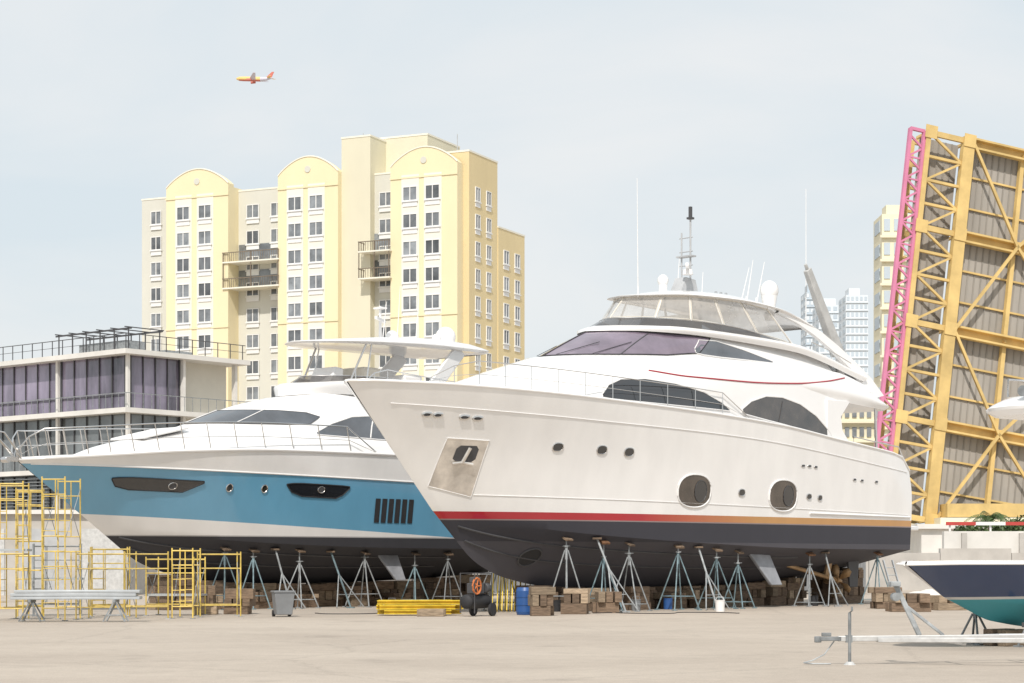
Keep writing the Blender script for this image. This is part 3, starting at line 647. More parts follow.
MB().prism([(4.3,-.9,5.72),(6.2,-1.0,6.15),(6.2,1.0,6.15),(4.3,.9,5.72)],(0,0,.1)).obj('foredeck_sunpad',BY,WHITE2,bevel=.04)
FB=Surf([
 [(11.0,0,7.6),(11.5,.8,7.65),(12.4,1.3,7.7),(14,1.75,7.7),(17,1.95,7.65),(22,1.9,7.5)],
 [(11.0,0,8.0),(11.5,.85,8.02),(12.4,1.4,8.08),(14,1.85,8.15),(17,2.05,8.1),(22.3,2.0,7.8)],
 [(11.5,0,8.12),(12,.75,8.14),(12.8,1.25,8.2),(14.2,1.7,8.27),(17,1.9,8.22),(22,1.9,7.92)]],p=1.4)
FB.build('flybridge_coaming',BY,WHITE,nf=36,nt=4)
FW=Surf([
 [(11.6,0,8.1),(12,.75,8.12),(12.8,1.22,8.18),(14.2,1.65,8.25),(17,1.85,8.2)],
 [(12.1,0,8.4),(12.5,.65,8.4),(13.2,1.1,8.42),(14.5,1.5,8.42),(17,1.8,8.25)]],seg=['l'],p=1.4)
FW.build('flybridge_windshield',BY,GLASSB,nf=30,nt=2,capt=False,cape=False)
MB().tube([FW.pt(1-i/20,1,-1) for i in range(21)]+[FW.pt(i/20,1,1) for i in range(1,21)],.02,6).obj('windshield_rail',BY,STEEL)
MB().box(14.3,-.9,8.2,15.2,.9,8.85).obj('flybridge_seat',BY,CREAMC,bevel=.1); MB().box(16.0,-1.3,8.1,17.0,1.3,8.65).obj('flybridge_seat',BY,WHITE2,bevel=.1)
MB().prism([(12.9,-.6,8.2),(13.6,-.6,8.2),(13.6,-.6,8.75),(13.2,-.6,8.8)],(0,1.2,0)).obj('helm_console',BY,WHITE,bevel=.05)
TB=Surf([
 [(11.9,0,9.58),(12.3,.9,9.58),(13,1.3,9.6),(14.5,1.6,9.64),(17.5,1.8,9.7),(19.8,1.7,9.7),(20.3,1.3,9.7)],
 [(11.6,0,9.64),(12.1,.95,9.64),(12.9,1.42,9.67),(14.5,1.75,9.74),(17.5,1.95,9.82),(20,1.8,9.82),(20.5,1.3,9.8)],
 [(12.6,0,9.76),(12.9,.65,9.78),(13.6,1.05,9.83),(15,1.35,9.95),(17.5,1.5,10.06),(19.6,1.35,10.03),(20,1.0,9.98)]],p=1.3)
TB.build('hardtop',BY,WHITE,nf=36,nt=4,capb=True,crown=.05)
for sd in (-1,1):
    MB().beam((16.9,sd*1.75,8.0),(18.7,sd*1.6,9.75),.14,.6).obj('hardtop_arch',BY,WHITE,bevel=.04)
    MB().tube([(13.2,sd*1.35,8.15),(14.0,sd*1.4,9.65)],.04,8).tube([(13.9,sd*1.5,8.2),(14.2,sd*1.45,9.65)],.028,8).obj('hardtop_post',BY,STEEL)
for x,y,r,z in ((17.0,.4,.26,10.0),(19.2,-.3,.4,10.0),(18.0,-1.0,.18,10.0)):
    MB().cyl((x,y,z-.05),(x,y,z+r*.9),r*.85,r,12).sphere((x,y,z+r*.95),r,r,r*1.0).obj('satellite_dome',BY,WHITE)
MB().cyl((16.0,0,10),(16.0,0,11.3),.06,.04,8).beam((15.4,-.4,10.8),(16.6,.4,10.8),.1,.1).box(15.85,-.22,11.2,16.15,.22,11.26).obj('radar_mast',BY,WHITE2)
for x,y,z1 in ((18.0,1.2,12.4),(19.0,1.2,12.0),(15,-1.2,11.3)): MB().cyl((x,y,9.9),(x+.2,y,z1),.02,.01,6).obj('whip_antenna',BY,WHITE2)
rail(HB,BY,.04,.72,.95,15,inb=.05,lean=-.2,r=.024)
MB().tube([HB.pt(.04,3,-1)+Vector((-.1,0,.2)),(-.6,-.3,5.75),(-.65,0,5.8),(-.6,.3,5.75),HB.pt(.04,3,1)+Vector((-.1,0,.2))],.026).tube([(.1,-.2,4.95),(-.6,-.3,5.75)],.02).tube([(.1,.2,4.95),(-.6,.3,5.75)],.02).obj('pulpit_rail',BY,STEEL)
MB().box(-.35,-.14,4.86,.9,.14,5.0).cyl((-.35,-.16,4.9),(-.35,.16,4.9),.1,n=10).obj('anchor_roller',BY,STEEL,bevel=.01)
for l,wd in ((7.4,1.3),(8.6,1.5),(10.5,1.8),(13.2,2.0),(15.9,2.05),(17.4,2.1),(20,2.1)):
    ll=l+R.uniform(-.15,.15)
    stand(boatW(BB,ll,wd),HB.zbot(ll,wd),rad(-24),R.choice((STGREY,TEAL,STGREY)),TH+math.pi/2,GR)
for l,wd in ((8.4,1.5),(12,1.9),(16,2.0),(20,2.0)):
    stand(boatW(BB,l,-wd),HB.zbot(l,wd),rad(-24),STGREY,TH-math.pi/2,GR)
for l,w0,ln in ((9.4,1.7,1.0),(11.8,1.9,1.0)): prop(l,w0,BB,HB,ln)
for l in (6.2,7.4,8.6,9.8,11.0,12.2,13.4,14.6,15.8,17,19,21):
    blocks(boatW(BB,l,0),TH,HB.zbot(l,.02)-.01,R.uniform(.95,1.15))
for l in (7.4,9.2,11.4,13.8,16):
    blocks(boatW(BB,l,.75),TH,R.uniform(.45,.85),R.uniform(.8,1.0))
for l in (9,12,15):
    blocks(boatW(BB,l,-1.2),TH,HB.zbot(l,1.2)-.01,1.0)

# ================================================================== NAVY BOAT + TRAILER
NB=(7.5,38,0); NT=rad(36)
NY=root('motorboat',NB,NT,'navy blue motorboat with teal bottom and white hardtop','motorboat')
hullN=hullmat('navy hull paint',((.018,.045,.13),.1),[(-.01,-5,.92,(.06,.33,.40),.5),(-.01,.92,.97,(.6,.6,.6),.3)],coat=.6)
HN=Surf([
 [(1.7,0,.75),(2.4,0,.5),(4,0,.34),(9,0,.34)],
 [(1.0,0,1.0),(1.6,.35,.93),(2.8,.8,.85),(5,1.1,.78),(9,1.2,.76)],
 [(0,.02,1.62),(.25,.42,1.63),(.8,.8,1.64),(2,1.2,1.64),(4,1.38,1.62),(9,1.4,1.56)]],seg=['l','c'],p=1.6)
HN.build('hull',NY,hullN,nf=40,nt=10)
RN=Surf([[(-.03,.03,1.61),(.22,.45,1.62),(.78,.83,1.63),(2,1.23,1.63),(4,1.41,1.61),(9,1.43,1.55)],[(.0,.02,1.67),(.28,.38,1.68),(.85,.74,1.69),(2.1,1.12,1.69),(4,1.3,1.69),(9,1.34,1.63)]],seg=['l'],p=1.6)
RN.build('deck',NY,WHITE,nf=36,nt=3,crown=.02)
for sd in (-1,1): MB().tube([RN.pt(i/30,0,sd) for i in range(31)],.022,8).obj('rub_rail',NY,WHITE2)
MB().prism([(5.3,-.5,1.6),(6.4,-.5,1.6),(6.4,-.5,2.5),(5.8,-.5,2.55),(5.5,-.5,2.1)],(0,1.0,0)).obj('console',NY,WHITE,bevel=.05)
MB().prism([(5.65,-.48,2.5),(5.75,-.48,2.5),(6.25,-.48,3.1),(6.15,-.48,3.1)],(0,.96,0)).obj('windshield',NY,GLASSB)
TN=Surf([[(3.15,0,4.60),(3.3,.55,4.60),(3.7,.95,4.60),(7.0,1.1,4.62)],[(2.95,0,4.76),(3.15,.68,4.76),(3.6,1.1,4.76),(7.0,1.25,4.8)],[(3.4,0,4.98),(3.6,.5,5.0),(4,.85,5.04),(7.0,1.0,5.06)]],p=1.3)
TN.build('hardtop',NY,WHITE,nf=20,nt=3,capb=True)
for sd in (-1,1):
    MB().tube([(5.4,sd*.75,1.6),(5.2,sd*.8,3.4),(5.1,sd*.85,4.7)],.035,8).tube([(6.5,sd*.75,1.6),(6.3,sd*.85,4.7)],.035,8).obj('hardtop_post',NY,STEEL)
    MB().tube([(3.5,sd*.5,5.0),(3.5,sd*.5,5.35),(6.5,sd*.7,5.4),(6.5,sd*.7,5.05)],.022,7).tube([(4.6,sd*.57,5.03),(4.6,sd*.57,5.37)],.016,6).obj('roof_rail',NY,STEEL)
MB().cyl((3.3,-.15,4.9),(3.3,-.15,5.0),.06,n=8).cyl((3.12,-.18,5.06),(3.42,-.12,5.06),.11,.08,14).obj('spotlight',NY,STGREY)
MB().cyl((3.3,-.6,4.74),(2.85,-.7,4.68),.04,.13,12).obj('horn',NY,STGREY)
MB().cyl((4.1,.1,4.98),(4.1,.1,5.5),.22,.2,12).sphere((4.1,.1,5.5),.22,.22,.16).obj('radar_dome',NY,WHITE)
MB().box(3.9,-.65,5.03,4.7,-.15,5.25).obj('electronics_box',NY,WHITE2,bevel=.05)
for l in (2.8,5.0,7.5):
    for sd in (1,-1):
        p=Vector((NB[0]+l*math.cos(NT)+sd*.75*math.sin(NT),NB[1]+l*math.sin(NT)-sd*.75*math.cos(NT),0))
        stand(p,HN.zbot(l,.75),rad(-20),STGREY,NT+(math.pi/2 if sd>0 else -math.pi/2),'low steel boat stands')
    blocks((NB[0]+l*math.cos(NT),NB[1]+l*math.sin(NT),0),NT,.33,.6,'timber block under a small navy motorboat')

TR=root('boat_trailer',(5.05,32.5,0),rad(4),'empty galvanised boat trailer with coupler and jack','boat trailer')
mb=MB(); mb.beam((.25,0,.42),(8,0,.47),.07,.09); mb.beam((.9,.05,.40),(3.2,.9,.42),.05,.08); mb.beam((.9,-.05,.40),(3.2,-.9,.42),.05,.08)
mb.beam((3.2,.9,.42),(8,.9,.45),.05,.08); mb.beam((3.2,-.9,.42),(8,-.9,.45),.05,.08)
for x in (2.2,3.4,5,6.8): 
    hw=.9 if x>3.2 else .9*(x-.9)/2.3
    mb.beam((x,-hw,.35),(x,hw,.35),.05,.05)
mb.obj('frame',TR,GALV,bevel=.01)
MB().beam((-.1,0,.42),(.3,0,.42),.08,.07).cyl((-.08,0,.36),(-.08,0,.46),.06,n=10).box(-.02,-.02,.46,.14,.02,.52).obj('coupler',TR,STGREY,bevel=.01)
mb=MB(); mb.cyl((.42,-.1,.05),(.42,-.1,.85),.026,n=10); mb.cyl((.42,-.1,.85),(.42,-.26,.88),.01,n=6); mb.cyl((.42,-.26,.88),(.42,-.26,.95),.018,n=6); mb.box(.37,-.09,.36,.47,0,.48); mb.obj('jack_post',TR,STGREY)
MB().cyl((.42,-.1,0.0),(.42,-.1,.05),.1,.05,12).obj('jack_foot',TR,GALV)
mb=MB(); mb.beam((1.6,0,.47),(1.2,0,1.3),.05,.08); mb.beam((2.0,0,.47),(1.38,0,.95),.04,.05); mb.box(1.1,-.12,1.27,1.26,.12,1.35); mb.obj('winch_post',TR,STGREY,bevel=.01)
MB().cyl((1.2,-.07,1.1),(1.2,.07,1.1),.07,n=12).cyl((1.2,.07,1.1),(1.2,.16,1.1),.012).beam((1.2,.16,1.1),(1.32,.16,1.22),.02,.02).obj('winch',TR,STGREY)
MB().tube([(.2,.05,.38),(.05,.1,.16),(-.15,.1,.06),(-.3,.05,.03),(-.2,-.1,.02),(.1,-.15,.02)],.012,5).obj('safety_chain',TR,STGREY)
for sd in (-1,1):
    w_=MB(); w_.cyl((6.6,sd*1.15,.33),(6.6,sd*1.38,.33),.33,n=24); wo=w_.obj('wheel',TR,BLACK,bevel=.04)
    MB().cyl((6.6,sd*1.37,.33),(6.6,sd*1.4,.33),.18,n=16).obj('rim',wo,GALV)
    MB().tube([(6.1,sd*1.27,.45),(6.25,sd*1.27,.72),(6.6,sd*1.27,.8),(6.95,sd*1.27,.72),(7.1,sd*1.27,.45)],.05,6).obj('mudguard',TR,GALV)
    MB().beam((3.5,sd*.55,.62),(7.8,sd*.6,.62),.1,.08).cyl((3.8,sd*.55,.42),(3.8,sd*.55,.6),.03).cyl((7.2,sd*.6,.42),(7.2,sd*.6,.6),.03).obj('bunk',TR,DARKG)

# ================================================================== SCAFFOLD
def scaffold(px,D,wd,levels,depth=1.5,az=0,plank=False,label='yellow tubular scaffold tower beside the blue yacht',fh=1.95,ladder=True,m=SCAF,rr=.021):
    r=root('scaffold',((px-512)/2000*D,D,0),az,label,'scaffold','tubular scaffolding')
    for lv in range(levels):
        z=lv*fh
        for y in (0,depth):
            mb=MB()
            for x in (0,wd): mb.cyl((x,y,z+.02),(x,y,z+fh),rr,n=7)
            mb.cyl((0,y,z+fh-.08),(wd,y,z+fh-.08),rr,n=7); mb.cyl((0,y,z+fh-.5),(wd,y,z+fh-.5),rr*.8,n=7); mb.cyl((0,y,z+.35),(wd,y,z+.35),rr*.8,n=7)
            if ladder:
                mb.cyl((.38,y,z+.35),(.38,y,z+fh-.08),rr*.8,n=6)
                for k in range(4): mb.cyl((0,y,z+.5+.32*k),(.38,y,z+.5+.32*k),rr*.6,n=6)
            mb.obj('frame',r,m)
        for x in (0,wd):
            MB().cyl((x,0,z+.25),(x,depth,z+fh-.3),.01,n=5).cyl((x,depth,z+.25),(x,0,z+fh-.3),.01,n=5).obj('cross_brace',r,STGREY)
    for x in (0,wd):
        for y in (0,depth): MB().box(x-.07,y-.07,0,x+.07,y+.07,.02).obj('base_plate',r,STGREY)
    if plank:
        MB().box(-.1,.1,plank,wd+.1,depth-.1,plank+.06).obj('plank',r,PLANK)
GL='grey tubular scaffold tower beside the blue yacht'
scaffold(-14,55.5,1.0,2,1.6,rad(8),plank=1.95)
scaffold(16,58,.75,2,1.4,rad(12),fh=1.9)
scaffold(42,56.0,.65,2,1.6,rad(-3),fh=2.02)
scaffold(76,57,1.4,1,1.3,rad(-4),ladder=False)
scaffold(92,59.5,1.1,1,1.2,rad(14),fh=2.1,plank=1.4)
scaffold(124,57.5,1.25,1,1.4,rad(10),ladder=False)
scaffold(172,58,.6,1,1.4,rad(0),fh=2.05)
scaffold(200,59.5,1.2,1,1.4,rad(12),ladder=False)
scaffold(34,60.5,1.4,1,1.2,rad(15),m=STGREY,label=GL,fh=2.2,plank=1.1)
scaffold(146,61,1.5,1,1.2,rad(-8),m=SCAF,fh=1.8,plank=.6,ladder=False)
o=MB().box(0,0,0,3.5,.6,.08).box(0,0,.09,3.4,.55,.17).box(.1,0,.18,3.5,.6,.26).obj('plank_stack',None,PLANK,bevel=.01); o.location=((10-512)/2000*54.5,54.5,.62); o.rotation_euler=(0,0,rad(3)); tag(o,'stack of aluminium scaffold planks on trestles','plank')
for k in range(2):
    x=(30-512)/2000*54.6+k*2.3
    t=MB(); t.beam((-.3,0,0.02),(0,.1,.6),.04).beam((.3,0,.02),(0,.1,.6),.04).beam((-.3,.5,.02),(0,.4,.6),.04).beam((.3,.5,.02),(0,.4,.6),.04).beam((0,-.05,.58),(0,.6,.58),.07).beam((-.2,0,.2),(.2,0,.2),.03)
    t=t.obj('trestle',None,STGREY); t.location=(x,54.55,0); tag(t,'low grey steel trestle under planks','trestle','trestles')

# ================================================================== CLUTTER
def place(o,px,D,z=0,az=0): o.location=((px-512)/2000*D,D,z); o.rotation_euler=(0,0,az); return o
bn=root('trash_bin',((283-512)/2000*60,60,0),.3,'grey wheeled trash bin standing by the blue yacht','trash bin')
MB().add([(-.24,-.24,.06),(.24,-.24,.06),(.24,.24,.06),(-.24,.24,.06),(-.3,-.3,.72),(.3,-.3,.72),(.3,.3,.72),(-.3,.3,.72)],[(0,3,2,1),(0,1,5,4),(1,2,6,5),(2,3,7,6),(3,0,4,7),(4,5,6,7)]).obj('bin_body',bn,GREYP,bevel=.02)
MB().box(-.32,-.32,.725,.32,.34,.78).cyl((-.25,.36,.74),(.25,.36,.74),.02).obj('lid',bn,GREYP,bevel=.02)
MB().cyl((-.28,.24,.1),(-.2,.24,.1),.1,n=12).cyl((.2,.24,.1),(.28,.24,.1),.1,n=12).obj('wheel',bn,BLACK)
ys=root('beam_stack',((375-512)/2000*61,61,0),rad(6),'stack of bright yellow painted steel beams on the ground','steel beams')
for k in range(3):
    for j in range(3):
        mb=MB(); y=j*.28; z=k*.15+.04; L0=R.uniform(0,.35); L1=2.8-R.uniform(0,.5)
        mb.box(L0,y,z,L1,y+.2,z+.03).box(L0,y,z+.1,L1,y+.2,z+.13).box(L0+.01,y+.08,z+.03,L1-.01,y+.12,z+.1)
        mb.obj('steel_beam',ys,YBEAM,smooth=False)
gen=root('air_compressor',((476-512)/2000*60.5,60.5,0),rad(60),'black portable compressor with orange flywheel beside the hull','compressor')
MB().cyl((-.55,0,.45),(.55,0,.45),.22,n=16).sphere((-.55,0,.45),.12,.22,.22).sphere((.55,0,.45),.12,.22,.22).obj('air_tank',gen,BLACK)
MB().box(-.25,-.18,.68,.2,.18,1.0).box(-.2,-.12,1.0,.1,.12,1.18).cyl((.28,-.1,.85),(.5,-.1,.85),.16,n=12).obj('motor',gen,DARKG,bevel=.02)
mb=MB(); mb.tube([(-.35+.24*math.cos(a*.5236),-.24,.92+.24*math.sin(a*.5236)) for a in range(12)],.03,6,closed=True)
for a in range(5): mb.cyl((-.35,-.24,.92),(-.35+.24*math.cos(a*1.257),-.24,.92+.24*math.sin(a*1.257)),.02,n=5)
mb.obj('flywheel',gen,ORANGE)
for sd in (-1,1): MB().cyl((.4,sd*.3,.2),(.4,sd*.38,.2),.2,n=16).obj('wheel',gen,BLACK)
MB().tube([(-.5,-.25,.1),(-.5,-.25,1.3),(.5,-.25,1.3),(.5,-.25,.3)],.022).tube([(-.5,.25,.1),(-.5,.25,1.3),(.5,.25,1.3),(.5,.25,.3)],.022).obj('frame',gen,DARKG)
bd=root('barrel',((525-512)/2000*62,62,0),0,'blue plastic barrel on the ground under the hull','barrel')
MB().cyl((0,0,.01),(0,0,.1),.25,.28,16).cyl((0,0,.1),(0,0,.75),.28,.28,16).cyl((0,0,.75),(0,0,.85),.28,.24,16).cyl((0,0,.3),(0,0,.33),.295,n=16).cyl((0,0,.55),(0,0,.58),.295,n=16).obj('drum',bd,BLUEB)
MB().cyl((.1,0,.85),(.1,0,.88),.05,n=8).cyl((-.1,0,.85),(-.1,0,.88),.03,n=8).obj('cap',bd,BLACK)
SP='stack of spare timber blocks on the yard ground'
for px,D,hh,wd in ((541,61,.9,.65),(577,63,.8,.75),(608,64.5,.7,.75),(434,60.5,.22,.8),(205,62.5,.9,.6),(240,63,.8,.8),(908,66,.6,1.1),(948,68,.5,1.0),(885,70,.75,.8)):
    blocks(((px-512)/2000*D,D,0),R.uniform(-.3,.3),hh,wd,SP)
for px,D in ((500,66),(515,66.6),(492,65)):
    s=MB()
    for k in range(5): s.beam((k*.16,0,.05),(k*.16+.05,.9,1.45),.03,.11)
    s=s.obj('leaning_plank_set',None,YBEAM,smooth=False); place(s,px,D); tag(s,'yellow steel decking pieces leaning upright under the hull','steel decking','yellow decking pieces')
for px,D,r in ((918,72,.45),(931,73,.5),(924,73.5,.4)):
    s=MB().sphere((0,0,r*.6),r*1.2,r,r*.7).obj('sack',None,CONCW); place(s,px,D); tag(s,'white bulk sack lying on the yard','sack','white sacks')
ld=root('step_ladder',((900-512)/2000*75,75,0),rad(30),'short aluminium ladder leaning by the stern of the white yacht','ladder')
mb=MB(); mb.beam((-.22,0,0),(-.22,.7,1.7),.04,.07); mb.beam((.22,0,0),(.22,.7,1.7),.04,.07)
for k in range(5): mb.cyl((-.22,.12+.115*k,.28+.283*k),(.22,.12+.115*k,.28+.283*k),.017,n=6)
mb.obj('ladder_frame',ld,PLANK)
for px,D,m in ((392,64,GREYP),(556,66,BLACK),(636,67,GREYP),(668,69,BLUEB),(720,66,WHITE2),(814,74,BLACK)):
    s=MB().cyl((0,0,0),(0,0,.36),.15,.16,14).cyl((0,0,.36),(0,0,.38),.17,n=14).tube([(-.15,0,.34),(-.1,0,.48),(.1,0,.48),(.15,0,.34)],.008,5).obj('bucket',None,m); place(s,px,D); tag(s,'plastic bucket with handle on the ground under a yacht','bucket','plastic buckets')
for sx,sy,ph in ((2.5,63.5,.3),(-6.5,63,1.9)):
    P=[(sx+.15*i+.25*math.sin(i*.5+ph),sy+.6*math.sin(i*.33+ph)+.02*i,.014) for i in range(34)]
    h_=MB().tube(P,.014,5).obj('air_hose',None,BLACK); tag(h_,'thin black air hose lying on the concrete','hose','air hoses')

# ================================================================== YELLOW APARTMENT BUILDING
APA=rad(-25)
AP=root('apartment_building',(-44.5,236.6,0),APA,'tall yellow and beige apartment building with arched tower tops','apartment building')
def block(x0,x1,y0,y1,h,m,arch=0,name='wall',par=AP):
    if arch:
        n=18; pts=[(x0,y0,0),(x1,y0,0)]
        for i in range(n+1):
            t=i/n; x=x1+(x0-x1)*t; pts.append((x,y0,h-.7+(arch+.35)*math.sin(math.pi*t)**.85))
        mb=MB().prism(pts,(0,1.2,0)); mb.box(x0+.003,y0+1.2,0,x1-.003,y1,h-1.0)
        o=mb.obj(name,par,m,smooth=False,merge=False)
        MB().tube([(p[0],y0-.01,p[2]+.02) for p in pts[2:]],.09,5).obj('cornice',par,CREAM)
        xc=(x0+x1)/2
        MB().cyl((xc,y0-.08,h-.2),(xc,y0+.05,h-.2),.38,n=14).obj('roof_vent',par,BEI)
    else:
        o=MB().box(x0,y0,0,x1,y1,h).obj(name,par,m,smooth=False)
        MB().box(x0-.05,y0-.05,h+.002,x1+.05,y1+.05,h+.2).obj('cornice',par,CREAM,smooth=False)
    return o
block(0,4.3,1.2,14,44.4,BEI)
block(4.3,12.9,0,13,46.0,YEL,1.6)
block(12.9,19.6,2.2,13.6,44.6,BEI)
block(19.6,27.5,0,13,46.2,YEL,1.6)
block(27.5,31.2,.8,12,49.2,BEIY)
block(29.5,36.5,4.5,12.6,49.6,BEIY)
block(31.2,34.2,1.8,4.5,45.0,BEI)
block(34.2,42.5,0,4.2,46.0,YEL,1.6)
block(40.0,43.2,1.5,8.75,46.6,YEL2)
block(36.5,43.3,8.76,15.9,39.3,YEL2)
for x0,x1 in ((5.6,7.9),(8.6,10.9),(20.8,23.0),(23.6,25.8),(35.6,37.8),(38.4,40.6)):
    MB().box(x0,-.05,0,x1,.0-.003,44.3).obj('wall_band',AP,CREAM,smooth=False)
for z in (13.5,28.6,43.9):
    for x0,x1 in ((4.25,12.95),(19.55,27.55),(34.15,42.55)):
        MB().box(x0,-.1,z,x1,-.055,z+.18).obj('string_course',AP,YEL,smooth=False)
def window_mesh(w,h):
    mb=MB(); f=.09
    mb.box(-w/2,-.1,-h/2,-w/2+f,0,h/2).box(w/2-f,-.1,-h/2,w/2,0,h/2).box(-w/2+f,-.1,h/2-f,w/2-f,0,h/2).box(-w/2+f,-.1,-h/2,w/2-f,0,-h/2+f)
    mb.box(-.05,-.09,-h/2+f,.05,0,h/2-f).box(-w/2-.1,-.18,-h/2-.12,w/2+.1,0,-h/2-.003)
    mb.box(-w/2,-.08,-h/2-.62,w/2,0,-h/2-.13)
    mb.mi=1; mb.box(-w/2+f,-.035,-h/2+f,-.05,-.01,h/2-f); mb.box(.05,-.035,-h/2+f,w/2-f,-.01,h/2-f)
    return mb
wins=[]
cols=[(2.1,1.2,1.5,0),(6.75,0,1.8,0),(9.75,0,1.8,0),(14.9,2.2,1.7,0),(18.2,2.2,1.7,0),(21.9,0,1.8,0),(24.7,0,1.8,0),(32.7,1.8,1.7,0),(36.7,0,1.8,0),(39.5,0,1.8,0)]
for c in cols:
    for k in range(9): wins.append((c[0],c[1]-.055,42.2-3.02*k,c[2],0))
for y,x in ((3.6,43.2),(6.4,43.2)):
    for k in range(9): wins.append((x,y,42.2-3.02*k,1.2,1))
for y,x in ((10.8,43.3),(13.8,43.3)):
    for k in range(7): wins.append((x,y,36.2-3.02*k,1.4,1))
cache={}
wins.sort(key=lambda t:-t[2])
for i,(x,y,z,w_,side) in enumerate(wins[:100]):
    if w_ not in cache:
        o=window_mesh(w_,1.6).obj('window',AP,[WINF,WING],smooth=False,merge=False); cache[w_]=o
    else:
        o=cache[w_].copy(); COL.objects.link(o)
    o.parent=AP; o.location=(x,y,z); o.rotation_euler=(0,0,math.pi/2 if side else 0)
rest=MB()
for (x,y,z,w_,side) in wins[100:]:
    t=window_mesh(w_,1.6); M=Matrix.Translation((x,y,z))@Matrix.Rotation(math.pi/2 if side else 0,4,'Z')
    o=len(rest.v); rest.v+=[tuple(M@Vector(v)) for v in t.v]; rest.f+=[tuple(i+o for i in f) for f in t.f]; rest.m+=t.m
rest.obj('window_rows',AP,[WINF,WING],smooth=False,merge=False,kind='stuff')
for x0,x1,y0 in ((12.2,19.8,2.2),(30.4,34.4,1.8)):
    for z in (36.0,33.0):
        MB().box(x0,y0-2.4,z,x1,y0,z+.16).obj('balcony_slab',AP,CREAM,smooth=False)
        mb=MB()
        n_=int((x1-x0)/.3)
        for i in range(n_+1):
            xx=x0+.05+i*(x1-x0-.1)/n_; mb.box(xx-.02,y0-2.37,z+.16,xx+.02,y0-2.33,z+1.15)
        for xx in (x0+.05,(x0+x1)/2,x1-.15): mb.box(xx,y0-2.4,z+.16,xx+.09,y0-2.3,z+2.98 if z<35 else z+1.25)
        mb.box(x0,y0-2.4,z+1.15,x1,y0-2.3,z+1.24); mb.box(x0,y0-2.4,z+1.15,x0+.08,y0,z+1.24)
        for j in range(5): mb.box(x0+.02,y0-2.2+j*.5,z+.16,x0+.06,y0-2.16+j*.5,z+1.15)
        mb.obj('balcony_railing',AP,IRON,smooth=False)
        MB().box(x0+.8,y0-.06,z+.25,x1-.8,y0-.003,z+2.4).obj('balcony_door',AP,WING,smooth=False)
MB().cyl((41,3,46.6),(41,3,49),.05,n=5).cyl((28.5,4,49.2),(28.5,4,50.4),.05,n=5).obj('roof_antenna',AP,GREYF)

# ================================================================== MODERN GLASS BUILDING
MA=math.atan2(.76,.65)
MG=root('office_building',(-26.95,140,0),MA,'modern white slab building with purple glass facade','office building')
for z in (16.1,12.0,7.9,3.8):
    MB().box(-.7,-.7,z,10.9,27,z+.34).obj('floor_slab',MG,CONCW,smooth=False)
MB().box(5.2,1.2,0,10.2,26,16.1).obj('wall',MG,SLAT,smooth=False)
for z in (12.34,8.24,4.14,0):
    h=3.76 if z else 3.8
    m=PGL if z>12 else GGL
    MB().box(.3,.3,z,.4,26,z+h).obj('glass_wall',MG,m,smooth=False)
    MB().box(.41,.3,z,5.0,.4,z+h).obj('glass_wall',MG,m,smooth=False)
    mb=MB()
    for k in range(18): mb.box(.2,.5+k*1.45,z,.3,.56+k*1.45,z+h)
    for k in range(5): mb.box(.5+k*1.1,.2,z,.56+k*1.1,.3,z+h)
    mb.box(.2,.3,z+1.0,.3,26,z+1.05); mb.obj('mullion',MG,DARKG,smooth=False)
    for y in (0,8,16,24): MB().box(-.05,y-.12,z,.18,y+.12,z+h).obj('column',MG,CONCW,smooth=False)
    for x in (5.0,9.95): MB().box(x,-.1,z,x+.22,.3,z+h).obj('column',MG,CONCW,smooth=False)
    if z<15:
        mb=MB(); mb.box(-.65,-.6,z+1.0,-.6,27,z+1.05); mb.box(-.65,-.65,z+1.0,10.8,-.6,z+1.05)
        for k in range(38): mb.box(-.65,-.6+k*.72,z,-.62,-.57+k*.72,z+1.0)
        for k in range(15): mb.box(-.6+k*.75,-.65,z,-.57+k*.75,-.62,z+1.0)
        mb.obj('balcony_railing',MG,STGREY,smooth=False)
mb=MB()
for k in range(14): mb.box(-.5,8.5,4.6+k*.25,-.3,20,4.66+k*.25)
mb.obj('louvre_screen',MG,STGREY,smooth=False)
mb=MB()
for k in range(22): mb.box(-.5,-.5+k*1.2,16.44,-.45,-.45+k*1.2,17.5)
for k in range(10): mb.box(-.5+k*1.2,-.5,16.44,-.45+k*1.2,-.45,17.5)
mb.box(-.5,-.5,17.5,-.44,26,17.55); mb.box(-.5,-.5,17.5,10.6,-.44,17.55); mb.box(-.5,-.5,17.0,-.47,26,17.03); mb.box(-.5,-.5,17.0,10.6,-.47,17.03)
mb.obj('roof_railing',MG,DARKG,smooth=False)
mb=MB()
for k in range(6):
    for x in (.6,3.4): mb.box(x,.6+k*1.6,16.44,x+.07,.67+k*1.6,18.1)
    mb.box(.3,.6+k*1.6,18.1,3.8,.67+k*1.6,18.17)
mb.box(.6,.3,17.98,.67,9,18.1); mb.box(3.4,.3,17.98,3.47,9,18.1); mb.obj('roof_pergola',MG,DARKG,smooth=False)
MB().box(1.2,1.5,16.44,2.8,7,17.3).box(6,3,16.44,8.5,7,17.1).obj('roof_equipment',MG,STGREY,smooth=False)

